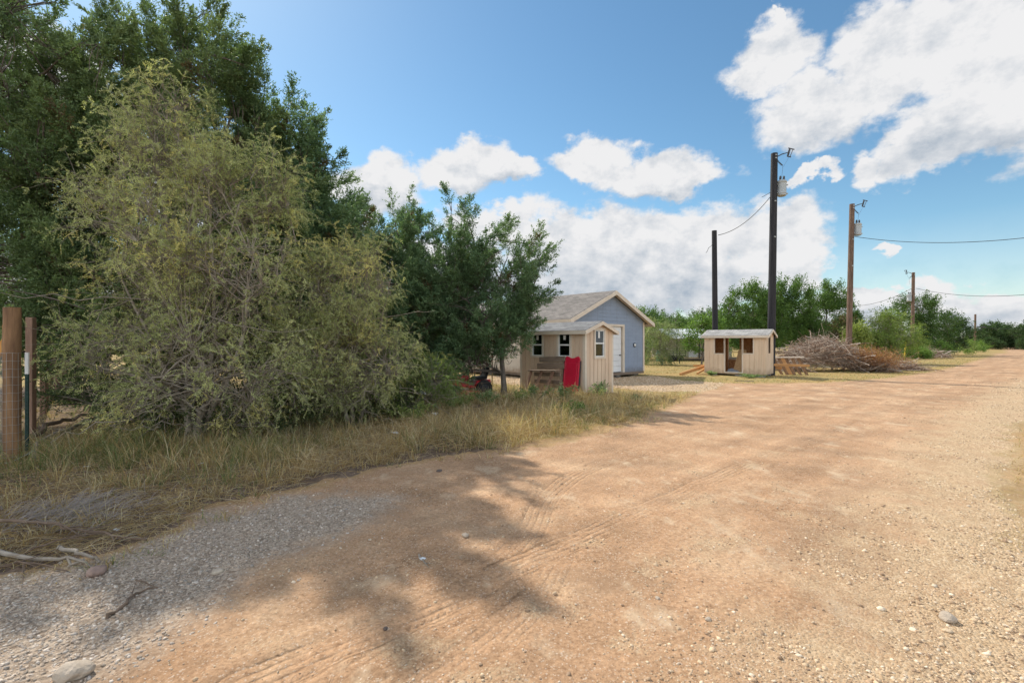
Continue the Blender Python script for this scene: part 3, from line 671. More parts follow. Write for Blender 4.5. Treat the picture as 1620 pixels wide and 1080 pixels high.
def juniper(name, label, base, lobes, trunk, n, pal, seed, group=None, plen=(.42, .8), prad=(.10, .18), S=17, F=12, fl=.064, fw=.022, r0=.13, dead=0, up=.75, cat='tree', limbs=16):
    rng = np.random.default_rng(seed); b = np.array(base)
    t = thing(name, label, cat, tuple(b), 0, group)
    lob = [(l[0] - b[0], l[1] - b[1], l[2] - b[2], *l[3:]) for l in lobes]
    nb = max(8, n // 8); Pb, Nb = lobe_pts(rng, lob, nb, shell=.45)
    ab = nrm(np.array([0, 0, up + .35]) + Nb * np.array([.7, .7, .35]) + rng.normal(size=Pb.shape) * .16); lb = rng.uniform(.8, 1.8, nb) * (plen[0] / .42)
    wb = rng.integers(0, nb, n); tb = rng.random(n) ** .75; rb = perp(rng, ab[wb])
    P = Pb[wb] + ab[wb] * ((tb - .45) * lb[wb])[:, None] + rb * ((1 - tb * .92) * rng.uniform(.06, .38, n) * (plen[0] / .42))[:, None]; P[:, 2] = np.maximum(P[:, 2], .35)
    Nn = nrm(rb * (1 - tb)[:, None] * .9 + Nb[wb] * .35)
    tr = [(0, 0, -.1)] + [(p[0] - b[0], p[1] - b[1], p[2] - b[2]) for p in trunk]
    ax = nrm(ab[wb] * .9 + Nn * .75 + rng.normal(size=P.shape) * .14)
    pl = rng.uniform(*plen, n); pr = rng.uniform(*prad, n)
    V, Fq = skeleton(rng, tr, P - ax * pl[:, None] * .35, limbs + 8, r0)
    if dead:
        k = rng.choice(n, dead); A = P[k] * np.array([.55, .55, .8]) + rng.normal(size=(dead, 3)) * .2; E = P[k] * np.array([.95, .95, .8]) + rng.normal(size=(dead, 3)) * .25
        E[:, 2] = np.maximum(E[:, 2], .2); v2, f2 = tubes_np(bez(A, (A + E) / 2 + rng.normal(size=A.shape) * .15, E, 6), np.full((dead, 1), .007) * np.linspace(1.3, .4, 6)[None], 3); V, Fq = merge([(V, Fq), (v2, f2)])
    np_mesh('trunk', V, Fq, M['bark'], t, smooth=True)
    tq = rng.random((n, S)) ** .85 * .95 + .03; u = perp(rng, ax); w = np.cross(ax, u); ph = rng.random((n, S)) * 6.283
    rad = u[:, None] * np.cos(ph)[..., None] + w[:, None] * np.sin(ph)[..., None]
    prof = np.sin(np.pi * np.clip(tq, .02, 1) ** .75) ** .8 + .12
    B0 = P[:, None] + ax[:, None] * ((tq - .4) * pl[:, None])[..., None]
    D = nrm(ax[:, None] * (.45 + .75 * tq)[..., None] + rad * (1.0 - .55 * tq)[..., None] + rng.normal(size=rad.shape) * .15)
    sl = pr[:, None] * prof * 1.35 + .05
    s = np.linspace(.08, 1, F)[None, None, :] + rng.normal(size=(n, S, F)) * .03
    C = B0[:, :, None] + D[:, :, None] * (s * sl[..., None])[..., None] + rng.normal(size=(n, S, F, 3)) * .018
    DD = nrm(D[:, :, None] + rng.normal(size=C.shape) * .5)
    L = fl * rng.uniform(.65, 1.25, C.shape[:3]); Wd = fw * rng.uniform(.7, 1.3, C.shape[:3])
    V = leaves(C.reshape(-1, 3), DD.reshape(-1, 3), L.ravel(), Wd.ravel(), rng)
    pal = np.array(pal); kc = np.clip(rng.random((nb, 1))[wb] * .7 + rng.random((n, 1)) * .4, 0, 1); pc = pal[0] * (1 - kc) + pal[1] * kc
    sick = (rng.random((n, 1)) < .02); pc = np.where(sick, np.array((.13, .10, .05)), pc)
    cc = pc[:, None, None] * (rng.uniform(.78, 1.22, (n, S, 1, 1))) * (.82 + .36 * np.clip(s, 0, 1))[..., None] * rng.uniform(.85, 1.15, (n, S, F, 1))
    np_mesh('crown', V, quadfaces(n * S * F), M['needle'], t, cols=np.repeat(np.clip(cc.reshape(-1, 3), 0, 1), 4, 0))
    return t

def feathery(name, label, base, lobes, stems, n, pal, seed, group=None, r0=.05, twl=(.3, .6), Rn=6, Fn=11, ll=.036, lw=.0115, rl=(.10, .2), cat='shrub', bare=60, droop=.35, limbs=26):
    """fine compound leaves on thin drooping twigs (mesquite or retama like)"""
    rng = np.random.default_rng(seed); b = np.array(base); t = thing(name, label, cat, tuple(b), 0, group)
    lob = [(l[0] - b[0], l[1] - b[1], l[2] - b[2], *l[3:]) for l in lobes]
    ncl = max(10, n // 16); Pc, Nc = lobe_pts(rng, lob, ncl, shell=.3, inner=.2); wc = rng.integers(0, ncl, n); cs = (sum(l[3] for l in lob) / len(lob)) * .14
    P = Pc[wc] + rng.normal(size=(n, 3)) * cs * rng.uniform(.6, 1.3, (ncl, 1))[wc]; P[:, 2] = np.maximum(P[:, 2], .2); Nn = nrm(Nc[wc] + nrm(P - Pc[wc]) * .6)
    parts = []
    ns = len(stems); which = rng.integers(0, ns, n)
    for i, st in enumerate(stems):
        pts = P[which == i]
        if len(pts) < 10: continue
        tr = [(rng.normal() * .06, rng.normal() * .06, -.1)] + [(p[0] - b[0], p[1] - b[1], p[2] - b[2]) for p in st]
        parts.append(skeleton(rng, tr, pts, min(limbs, len(pts) // 3), r0, twig_r=.004, rise=.6, lo=.25))
    td = nrm(Nn * .7 + rng.normal(size=P.shape) * .45 + np.array([0, 0, .15])); tl = rng.uniform(*twl, n)
    E = P + td * tl[:, None]; E[:, 2] -= droop * tl * .6
    Bm = P + td * tl[:, None] * .5; Bm[:, 2] += .06 * tl
    TW = bez(P, Bm, E, 6); parts.append(tubes_np(TW, np.full((n, 1), .0035) * np.linspace(1.2, .4, 6)[None], 3))
    if bare:
        A = P[rng.choice(n, bare)] * np.array([.5, .5, .6]); E2 = A + rng.normal(size=A.shape) * np.array([.7, .7, .45]); E2[:, 2] = np.maximum(E2[:, 2], .1)
        BP = bez(A, (A + E2) / 2 + rng.normal(size=A.shape) * .2, E2, 8); BP[:, 1:-1] += rng.normal(size=(bare, 6, 3)) * .03
        parts.append(tubes_np(BP, np.full((bare, 1), .008) * np.linspace(1.3, .3, 8)[None], 4))
    V, Fq = merge(parts); np_mesh('branches', V, Fq, M['twig'], t, smooth=True)
    k = rng.integers(1, 6, (n, Rn)); A = TW[np.arange(n)[:, None], k]
    tdir = nrm(E - P)[:, None]; rd_ = nrm(tdir * .6 + perp(rng, np.repeat(tdir, Rn, 1)) * .9 + np.array([0, 0, -droop]) + rng.normal(size=A.shape) * .2)
    rlen = rng.uniform(*rl, (n, Rn)); s = np.linspace(.12, 1, Fn)
    side = perp(rng, rd_); sg = np.where(np.arange(Fn) % 2 == 0, 1., -1.)
    C = A[:, :, None] + rd_[:, :, None] * (s * rlen[..., None])[..., None] + side[:, :, None] * (sg * ll * .35)[None, None, :, None]
    C[..., 2] -= (s ** 2 * .25 * rlen[..., None])
    DD = nrm(rd_[:, :, None] * .55 + side[:, :, None] * sg[None, None, :, None] + rng.normal(size=C.shape) * .3)
    V1 = leaves(C.reshape(-1, 3), DD.reshape(-1, 3), ll * rng.uniform(.7, 1.2, C[..., 0].size), lw * rng.uniform(.7, 1.3, C[..., 0].size), rng)
    mid = A + rd_ * rlen[..., None] * .5; mid[..., 2] -= .06 * rlen
    V2 = leaves(mid.reshape(-1, 3), rd_.reshape(-1, 3), (rlen * 1.05).ravel(), np.full(rlen.size, .005), rng)
    pal = np.array(pal); kc = np.clip(rng.random(ncl)[wc] * .8 + rng.random(n) * .3, 0, 1)[:, None]; pc = pal[0] * (1 - kc) + pal[1] * kc; yl = (rng.random((n, 1)) < .05) | (rng.random(ncl)[wc] < .10)[:, None]; pc = np.where(yl, pal[2] if len(pal) > 2 else pc, pc)
    c1 = (pc[:, None, None] * rng.uniform(.7, 1.3, (n, Rn, 1, 1)) * rng.uniform(.85, 1.15, (n, Rn, Fn, 1))).reshape(-1, 3); c2 = (pc[:, None] * rng.uniform(.8, 1.2, (n, Rn, 1))).reshape(-1, 3)
    np_mesh('foliage', np.concatenate([V1, V2]), quadfaces(len(c1) + len(c2)), M['feather'], t, cols=np.repeat(np.clip(np.concatenate([c1, c2]), 0, 1), 4, 0))
    return t

def leafy(name, label, base, lobes, n, pal, seed, group=None, leaf=.13, lw=.065, per=90, cr=(.3, .55), r0=.12, cat='tree', up=.3, limbs=9, height_=None, mat_='leaf'):
    """small leaved tree seen from afar: clumps of leaves at branch ends"""
    rng = np.random.default_rng(seed); b = np.array(base); t = thing(name, label, cat, tuple(b), 0, group)
    lob = [(l[0] - b[0], l[1] - b[1], l[2] - b[2], *l[3:]) for l in lobes]
    n = int(n * .85); per = int(per * 1.3); P, Nn = lobe_pts(rng, lob, n, shell=.6, inner=.55)
    top = max(l[2] + l[5] * .5 for l in lob); cx = sum(l[0] for l in lob) / len(lob); cy = sum(l[1] for l in lob) / len(lob)
    V, Fq = skeleton(rng, [(0, 0, -.1), (cx * .3, cy * .3, top * .4), (cx, cy, top)], P, limbs, r0, twig_r=.012)
    np_mesh('trunk', V, Fq, M['bark'], t, smooth=True)
    ax = nrm(Nn + np.array([0, 0, up]) + rng.normal(size=P.shape) * .2); c_r = rng.uniform(*cr, n)
    d = nrm(rng.normal(size=(n, per, 3))); r = rng.random((n, per, 1)) ** .75
    al = (d * ax[:, None]).sum(-1, keepdims=True)
    C = P[:, None] + (d + ax[:, None] * al * .7) * r * c_r[:, None, None]
    DD = nrm(ax[:, None] * .6 + d * .6 + rng.normal(size=C.shape) * .5)
    V = leaves(C.reshape(-1, 3), DD.reshape(-1, 3), leaf * rng.uniform(.6, 1.3, n * per), lw * rng.uniform(.7, 1.3, n * per), rng)
    pal = np.array(pal); kc = rng.random((n, 1)); pc = pal[0] * (1 - kc) + pal[1] * kc
    cc = (pc[:, None] * rng.uniform(.75, 1.25, (n, per, 1))).reshape(-1, 3)
    np_mesh('crown', V, quadfaces(n * per), M[mat_], t, cols=np.repeat(np.clip(cc, 0, 1), 4, 0))
    return t

def Lb(px, py, Y, rpx, rpy, ry=None):
    """lobe given by where it stands in view at depth Y, with its real radii"""
    c = W(px, py, Y); return (c[0], c[1], c[2], rpx / FX * Y, ry or rpx / FX * Y * .85, rpy / FX * Y)
def base_at(px, Y): x, y = XY(px, Y); return (x, y, h1(x, y))

#@@BUILD
# ------------------------------------------------------------------ buildings
def siding_wall(name, mt, L, z0, z1, root, openings=(), gable=None, board=.2, proud=.016, gap=.028, th=.03, axis='x', off=0, sign=-1, backmat=None):
    """vertical grooved boards on a backing sheet. The wall runs 0..L along `axis`; its outer face looks to sign * the other axis.
    gable = (rise) for a triangular top. Openings are (u0, u1, z0, z1)."""
    mb = MB()
    def P(u, d, z): return (u, off + sign * d, z) if axis == 'x' else (off + sign * d, u, z)
    def top(u): return z1 + (gable * (1 - abs(2 * u / L - 1)) if gable else 0)
    def piece(u0, u1, a0, a1, b0, b1, d0, d1):
        vs = [P(u, d, z) for d in (d0, d1) for (u, z) in ((u0, a0), (u1, a1), (u1, b1), (u0, b0))]
        mb.add(vs, [(0, 1, 2, 3), (7, 6, 5, 4), (0, 4, 5, 1), (1, 5, 6, 2), (2, 6, 7, 3), (3, 7, 4, 0)])
    def column(u0, u1, d0, d1):
        cuts = sorted([(o[2], o[3]) for o in openings if o[0] < (u0 + u1) / 2 < o[1]]); z = z0
        for a, b_ in cuts:
            if a > z + .005: piece(u0, u1, z, z, a, a, d0, d1)
            z = b_
        if min(top(u0), top(u1)) > z: piece(u0, u1, z, z, top(u0), top(u1), d0, d1)
    us = {0, L} | {o[0] for o in openings} | {o[1] for o in openings} | ({L / 2} if gable else set())
    us = sorted(us)
    for a, b_ in zip(us[:-1], us[1:]):
        column(a, b_, 0, th)
    edges = sorted(set(list(np.arange(0, L, board)) + [L] + us))
    for a, b_ in zip(edges[:-1], edges[1:]):
        if b_ - a < .02: continue
        isb = lambda e: any(abs(e - k * board) < 1e-6 for k in range(60)) and 0 < e < L
        column(a + (gap / 2 if isb(a) else 0), b_ - (gap / 2 if isb(b_) else 0), th + .0005, th + proud)
    return mb.build(name, mt, root)
def roof_slab(name, L0, L1, halfw, ze, rise, th, mt, root, cy, over):
    """gable roof along x from L0 to L1; ridge at y = cy"""
    me_v, me_f, uv = [], [], []
    sl = rise / halfw; zr = ze + rise; zo = ze - sl * over; hw = halfw + over
    mb = MB()
    for s in (-1, 1):
        a, b_, c, d = (L0, cy + s * hw, zo), (L1, cy + s * hw, zo), (L1, cy, zr), (L0, cy, zr)
        vs = [a, b_, c, d] + [(p[0], p[1], p[2] + th) for p in (a, b_, c, d)]
        mb.add(vs, [(0, 1, 2, 3), (7, 6, 5, 4), (0, 4, 5, 1), (1, 5, 6, 2), (3, 7, 4, 0), (2, 6, 7, 3)])
    o = mb.build(name, mt, root)
    uvl = o.data.uv_layers.new(name='UVMap')
    for p in o.data.polygons:
        for li in p.loop_indices:
            co = o.data.vertices[o.data.loops[li].vertex_index].co
            uvl.data[li].uv = (co.x, abs(co.y - cy) * math.hypot(1, sl))
    return o
def trim_ring(mb, u0, u1, z0, z1, w, d0, d1, P):
    for (a, b_, c, d) in ((u0 - w, u0, z0 - w, z1 + w), (u1, u1 + w, z0 - w, z1 + w), (u0, u1, z1, z1 + w), (u0, u1, z0 - w, z0)):
        vs = [P(u, dd, z) for dd in (d0, d1) for (u, z) in ((a, c), (b_, c), (b_, d), (a, d))]
        mb.add(vs, [(0, 1, 2, 3), (7, 6, 5, 4), (0, 4, 5, 1), (1, 5, 6, 2), (2, 6, 7, 3), (3, 7, 4, 0)])
def pbox(mb, P, u0, u1, z0, z1, d0, d1):
    vs = [P(u, dd, z) for dd in (d0, d1) for (u, z) in ((u0, z0), (u1, z0), (u1, z1), (u0, z1))]
    mb.add(vs, [(0, 1, 2, 3), (7, 6, 5, 4), (0, 4, 5, 1), (1, 5, 6, 2), (2, 6, 7, 3), (3, 7, 4, 0)])
def window(root, P, u0, u1, z0, z1, sticker=True):
    t = MB(); trim_ring(t, u0 + .06, u1 - .06, z0 + .06, z1 - .06, .06, .0475, .07, P); tr = t.build('window_trim', M['cream_trim'], root)
    a, b_, c, d = u0 + .062, u1 - .062, z0 + .062, z1 - .062
    f = MB(); trim_ring(f, a + .03, b_ - .03, c + .03, d - .03, .03, .0, .052, P); m_ = (c + d) / 2 - .02; pbox(f, P, a + .03, b_ - .03, m_, m_ + .045, .005, .048)
    fr = f.build('window', M['white_vinyl'], root)
    g = MB(); pbox(g, P, a + .03, b_ - .03, m_ + .045, d - .03, .02, .026); pbox(g, P, a + .03, b_ - .03, c + .03, m_, .012, .018); g.build('pane', M['glass'], fr)
    if sticker:
        s_ = MB(); uu = (a + b_) / 2; pbox(s_, P, uu - .05, uu + .04, m_ + .18, d - .05, .0275, .029); s_.build('paper_sticker', M['white_vinyl'], fr)
    return fr

def shed(name, label, corner, dx, dy, L, Wd, z0, z1, rise, front, side, back, mt, roofm, windows=True, lining=None, over=.16):
    """corner = the near right ground corner; dx points along the long side towards that corner, dy away from the camera"""
    rz = math.atan2(dx[1], dx[0]); g = h1(*corner)
    t = thing(name, label, 'shed', (corner[0], corner[1], g), rz)
    # local frame: long side from x = -L to 0 at y = 0, gable at x = 0 from y = 0 to Wd
    fr = [(L - b_, L - a, c, d) for (a, b_, c, d) in front]
    w = siding_wall('front_wall', mt, L, z0, z1, t, fr, off=0, sign=-1); w.location.x = -L
    w = siding_wall('gable_wall', mt, Wd, z0, z1, t, side, gable=rise, axis='y', off=0, sign=1)
    w = siding_wall('gable_wall', mt, Wd, z0, z1, t, [], gable=rise, axis='y', off=0, sign=-1); w.location.x = -L
    w = siding_wall('back_wall', mt, L, z0, z1, t, [(L - b_, L - a, c, d) for (a, b_, c, d) in back], off=Wd, sign=1); w.location.x = -L
    fl = MB().box(-L + .03, -.03, .03, Wd - .03, z0 - .02, z0 + .03).build('floor', M['osb_pale'], t)
    # corner boards
    for (x, y) in ((.049, -.049), (.049, Wd + .049), (-L - .049, -.049), (-L - .049, Wd + .049)):
        sx = -1 if x > 0 else 1; sy = 1 if y < 0 else -1; mb = MB(); mb.box(min(x, x + sx * .012), max(x, x + sx * .012), min(y, y + sy * .09), max(y, y + sy * .09), z0, z1)
        mb.box(min(x + sx * .013, x + sx * .09), max(x + sx * .013, x + sx * .09), min(y, y + sy * .012), max(y, y + sy * .012), z0, z1); mb.build('corner_trim', M['cream_trim'] if windows else mt, t)
    r = roof_slab('roof', -L - over, over, Wd / 2, z1 + .02, rise, .035, roofm, t, Wd / 2, over)
    # fascia: long eaves and the raking boards of the gables
    mb = MB(); sl = rise / (Wd / 2); zo = z1 + .02 - sl * over
    for s, yy in ((-1, -over), (1, Wd + over)):
        y0, y1 = (yy - .02, yy - .001) if s < 0 else (yy + .001, yy + .02)
        mb.box(-L - over, over, y0, y1, zo - .085, zo + .022)
    for xx in (-L - over - .021, over + .001):
        for s in (-1, 1):
            a = (xx, Wd / 2 + s * (Wd / 2 + over + .021), zo - .09); c = (xx, Wd / 2, z1 + .02 + rise - .085)
            mb.prism([a, c, (c[0], c[1], c[2] + .105), (a[0], a[1], a[2] + .105)], (.02, 0, 0))
    mb.build('fascia', M['cream_trim'], t)
    if windows:
        Pf = lambda u, d, z: (-L + u, -d, z); Pg = lambda u, d, z: (d, u, z)
        for o in fr: window(t, Pf, *o)
        for o in side: window(t, Pg, *o)
    else:
        Pf = lambda u, d, z: (-L + u, -d, z); mb = MB()
        for o in fr: trim_ring(mb, o[0] + .0, o[1] - .0, o[2], o[3], .05, .0435, .055, Pf)
        mb.build('opening_trim', M['cream_trim'], t)
    each('foundation_block', [(x, x + .4, y, y + .2, -.06, z0 - .021) for x in (-L + .1, -L / 2, -.45) for y in (.05, Wd - .35)], M['concrete'], t)
    return t

k7 = math.sqrt(.5)
SH1 = ((2.15, 14.3), (.71, -.704), (.704, .71))
s1 = shed('shed', 'small tan shed with narrow white framed windows and a red panel leaning on it', SH1[0], SH1[1], SH1[2], 2.55, 1.4, .04, 1.98, .24,
          [(.44, 1.02, 1.13, 1.95), (1.55, 2.12, 1.13, 1.95)], [(.40, 1.0, 1.12, 2.06)], [(.9, 1.5, 1.1, 1.9)], M['tan_siding2'], M['shingle_dark'])
s2 = shed('shed', 'unfinished tan shed with empty door and window openings standing on blocks below the black poles', (11.54, 22.0), (.77, -.638), (.638, .77), 2.66, 1.46, .13, 1.93, .24,
          [(.52, .94, 1.10, 1.85), (1.0, 1.74, .21, 1.86), (1.80, 2.22, 1.08, 1.82)], [(.35, .85, 1.1, 1.87)], [(.35, .8, 1.1, 1.85), (1.45, 2.0, .75, 1.85)], M['tan_siding'], M['shingle_grey'], windows=False)
# orange sheathing inside the open shed
mb = MB(); mb.box(-.82, -.05, 1.44, 1.455, .16, 1.92); mb.box(-1.42, -.82, 1.44, 1.455, .16, 1.92); mb.box(-2.0, -1.46, 1.44, 1.455, .16, .74); mb.box(-2.62, -2.04, 1.44, 1.455, .16, 1.92)
mb.box(-2.655, -2.64, .04, 1.43, .16, 1.92); mb.box(-.018, -.004, .9, 1.43, .16, 1.92)
for x in (-.85, -1.43, -2.03): mb.box(x - .02, x + .02, 1.35, 1.438, .16, 1.92)
mb.build('sheathing', M['osb'], s2)
o = MB(); o.prism([(0, 0, 0), (.62, 0, 0), (.50, .42, 1.08), (.16, .42, 1.08)], (0, .014, .004))
b = o.build('particle_board', M['osb_pale']); b.location = (11.54 - .77 * 1.5 + .638 * .35, 22 + .638 * 1.5 + .77 * .35, h1(11, 22) + .175); b.rotation_euler = (0, 0, math.atan2(-.638, .77)); tag(b, 'pale particle board sheet leaning inside the doorway of the unfinished shed', 'board')
o = MB().prism([(0, 0, 0), (.5, 0, 0), (.5, .3, .02), (.35, .34, .1), (.12, .3, .16), (0, .2, .12)], (.02, .04, .03)); b = o.build('tarp', M['tarp'], bevel=.01); b.location = (11.54 - .77 * 1.72 + .638 * .12, 22 + .638 * 1.72 + .77 * .12, h1(11, 22) + .175); b.rotation_euler = (0, 0, math.atan2(-.638, .77)); tag(b, 'crumpled grey sheet lying on the floor of the unfinished shed', 'sheet')

def shed_local(sh, x, y, z=0):      # a point in a shed's own frame
    (cx, cy), dx, dy = sh; return (cx + dx[0] * x + dy[0] * y, cy + dx[1] * x + dy[1] * y, z)
rz1 = math.atan2(SH1[1][1], SH1[1][0])
# leaning red panel (moulded, rounded top corners with a dip between) against the front wall of the closed shed
def red_panel():
    prof = [(-.28, 0), (.28, 0), (.29, .3), (.29, 1.05), (.27, 1.16), (.22, 1.215), (.15, 1.20), (.08, 1.165), (0, 1.155), (-.08, 1.165), (-.15, 1.20), (-.22, 1.215), (-.27, 1.16), (-.29, 1.05), (-.29, .3)]
    gz = h1(*SH1[0]); loc = shed_local(SH1, -.38, -.24, gz)
    t = thing('plastic_panel', 'glossy red moulded plastic panel with rounded top corners leaning on the shed wall', 'panel', loc, rz1); t.rotation_euler = (R(-7), 0, rz1)
    MB().prism([(x, 0, z) for x, z in prof], (0, .035, 0)).build('panel', M['red_plastic'], t, bevel=.004)
    MB().box(-.20, .20, -.012, -.001, .16, 1.02).build('raised_centre', M['red_plastic'], t, bevel=.008)
    MB().box(-.27, -.235, -.016, -.001, .05, 1.08).build('rib', M['red_plastic'], t, bevel=.006); MB().box(.235, .27, -.016, -.001, .05, 1.08).build('rib', M['red_plastic'], t, bevel=.006)
    MB().box(-.315, -.292, .002, .04, .05, 1.08).box(.292, .315, .002, .04, .05, 1.08).build('edge_strip', M['dark_metal'], t)
red_panel()
def pallet():
    gz = h1(*SH1[0]); loc = shed_local(SH1, -1.12, -.62, gz)
    t = thing('old_bench', 'weathered wooden bench with splayed legs tipped against the shed beside the red panel', 'bench', loc, rz1)
    mb = MB(); mb.beam((-.50, .44, 1.08), (.52, .44, 1.13), .03, .15); mb.build('back_slat', M['grey_wood'], t, bevel=.003)
    mb = MB(); mb.beam((-.56, .40, .87), (.52, .40, .92), .03, .17); mb.build('back_slat', M['grey_wood'], t, bevel=.003)
    mb = MB(); mb.beam((-.66, .20, .74), (.46, .20, .78), .30, .035); mb.build('seat_slat', M['grey_wood'], t, bevel=.003)
    mb = MB(); mb.beam((-.60, .30, .62), (.46, .30, .66), .03, .12); mb.build('rail', M['grey_wood'], t, bevel=.003)
    mb = MB(); mb.beam((-.62, .34, .40), (.40, .34, .42), .03, .11); mb.build('rail', M['grey_wood'], t, bevel=.003)
    for x, q in ((-.60, -.72), (-.18, -.34), (.27, .10)):
        mb = MB(); mb.beam((q, -.06, -.03), (x, .17, .735), .085, .045, (0, 1, 0)); mb.build('leg', M['post_wood2'], t, bevel=.003)
pallet()

# the blue garage / workshop
def house():
    cx, cy = 2.45, 20.16; dx = (.678, -.735); rz = math.atan2(dx[1], dx[0]); g = h1(cx, cy); Wd, L, zb, ze, rise = 5.5, 9.0, .22, 2.66, 1.20
    t = thing('garage', 'slate blue garage with white roller door and shingle roof behind the small shed', 'garage', (cx, cy, g), rz)
    # local: gable at x = 0 from y = 0 (near) to Wd (far); long side along -x at y = 0
    mb = MB(); lap = .17; z = zb; d0, d1, door_t = 1.50, 3.75, 2.36
    def hw(z): return Wd / 2 if z <= ze else Wd / 2 * max(0, 1 - (z - ze) / rise)
    while z < ze + rise - .02:
        z2 = min(z + lap, ze + rise); a0, a1 = hw(z), hw(z2)
        segs = [(Wd / 2 - a0, Wd / 2 + a0, Wd / 2 - a1, Wd / 2 + a1)]
        if z < door_t: segs = [(0, d0, 0, d0), (d1, Wd, d1, Wd)]; 
        for (u0, u1, v0, v1) in segs:
            zz2 = z2 if not (z < door_t < z2) else z2
            mb.add([(.022, u0, z), (.022, u1, z), (.006, v1, zz2), (.006, v0, zz2), (-.03, u0, z), (-.03, u1, z), (-.03, v1, zz2), (-.03, v0, zz2)], [(0, 1, 2, 3), (4, 7, 6, 5), (0, 4, 5, 1), (2, 6, 7, 3), (1, 5, 6, 2), (0, 3, 7, 4)])
        z = z2
    mb.build('gable_wall', M['blue_siding'], t)
    MB().prism([(-L, 0, zb), (-L, Wd, zb), (-L, Wd, ze), (-L, Wd / 2, ze + rise), (-L, 0, ze)], (-.04, 0, 0)).build('gable_wall', M['blue_siding'], t)
    for yy, s in ((0, -1), (Wd, 1)):
        mb = MB(); z = zb
        wins = [(-6.2, -5.3), (-2.6, -1.7)] if s < 0 else []
        while z < ze - .01:
            z2 = min(z + lap, ze)
            xs_ = [-L] + [v for w in (wins if 1.0 < z + .08 < 2.1 else []) for v in w] + [-.032]
            for a, b_ in zip(xs_[::2], xs_[1::2]):
                mb.add([(a, yy + s * .022, z), (b_, yy + s * .022, z), (b_, yy + s * .006, z2), (a, yy + s * .006, z2), (a, yy - s * .03, z), (b_, yy - s * .03, z), (b_, yy - s * .03, z2), (a, yy - s * .03, z2)], [(0, 1, 2, 3), (4, 7, 6, 5), (0, 4, 5, 1), (2, 6, 7, 3), (1, 5, 6, 2), (0, 3, 7, 4)])
            z = z2
        mb.build('side_wall', M['cream_siding'], t)
        P = lambda u, d, z: (u, -d, z)
        for (a, b_) in wins:
            f = MB(); trim_ring(f, a, b_, 1.02, 2.08, .09, .024, .045, P); fo = f.build('window', M['white_vinyl'], t); q = MB(); pbox(q, P, a, b_, 1.02, 2.08, -.01, .004); q.build('pane', M['glass'], fo)
    # roller door with its ribs, set back in a cream frame
    d = MB()
    for i in range(8):
        a = zb + .03 + i * .262; d.box(-.09, -.06, d0 + .06, d1 - .06, a, a + .252)
    d.box(-.10, -.091, d0 + .06, d1 - .06, zb + .03, door_t)
    dr = d.build('garage_door', M['white_paint'], t, bevel=.006)
    MB().box(-.055, -.02, d1 - .22, d1 - .12, 1.0, 1.05).build('handle', M['dark_metal'], dr)
    f = MB(); f.box(-.12, .035, d0 - .10, d0 + .02, zb, door_t + .1).box(-.12, .035, d1 - .02, d1 + .10, zb, door_t + .1).box(-.12, .034, d0 + .0205, d1 - .0205, door_t, door_t + .1); f.build('door_frame', M['cream_trim'], t)
    MB().box(.0245, .04, -.035, .09, zb, ze - .07).box(-.09, .024, -.045, -.0245, zb, ze - .05).build('corner_trim', M['cream_trim'], t)
    MB().box(.0245, .04, Wd - .09, Wd + .035, zb, ze - .07).box(-.09, .024, Wd + .0245, Wd + .045, zb, ze - .05).build('corner_trim', M['cream_trim'], t)
    MB().box(-L, .02, .0, Wd, .10, zb - .002).build('sill', M['grey_wood'], t)
    each('foundation_block', [(x, x + .4, y, y + .35, -.08, .099) for x in (-.6, -3, -5.5, -8.6) for y in (.1, 1.8, 3.5, 5.0)], M['concrete'], t)
    ov, og, th = .42, .34, .05; sl = rise / (Wd / 2)
    roof_slab('roof', -L - og, og, Wd / 2, ze + .055, rise, th, M['shingle'], t, Wd / 2, ov)
    m2 = MB(); zo = ze + .055 - sl * ov
    for xx in (og + .001, -L - og - .026):
        for s in (-1, 1):
            a = (xx, Wd / 2 + s * (Wd / 2 + ov + .02), zo - .155); c2 = (xx, Wd / 2, ze + .055 + rise - .145)
            m2.prism([a, c2, (c2[0], c2[1], c2[2] + .18), (a[0], a[1], a[2] + .18)], (.025, 0, 0))
    m2.box(-L - og, og, -ov - .045, -ov - .001, zo - .13, zo + .035); m2.box(-L - og, og, Wd + ov + .001, Wd + ov + .045, zo - .13, zo + .035)
    m2.build('fascia', M['cream_trim'], t)
    sf = MB()       # soffit under the gable overhang and the eaves
    for s in (-1, 1):
        a = (.041, Wd / 2 + s * (Wd / 2 + ov), zo - .02); c2 = (.041, Wd / 2, ze + .055 + rise - .02)
        sf.prism([a, c2, (c2[0], c2[1], c2[2] + .012), (a[0], a[1], a[2] + .012)], (og - .042, 0, 0))
    sf.build('soffit', M['cream_trim'], t)
    # round plaque beside the door
    p = MB().lathe([(.10, .024), (.105, .05), (.075, .055), (.07, .045)], (0, 4.67, 1.50), 20, 'x').build('wall_lamp', M['dark_metal'], t)
    MB().lathe([(.068, .046), (.06, .075), (.02, .085)], (0, 4.67, 1.50), 16, 'x').build('lens', M['white_vinyl'], p)
    # vent pipe on the ridge side
    MB().tube([(-5.2, 1.9, ze + rise - .4), (-5.2, 1.9, ze + rise + .05)], .04, 10).lathe([(.07, ze + rise + .05), (.07, ze + rise + .10)], (-5.2, 1.9, 0), 10).build('vent_pipe', M['dark_metal'], t)
house()

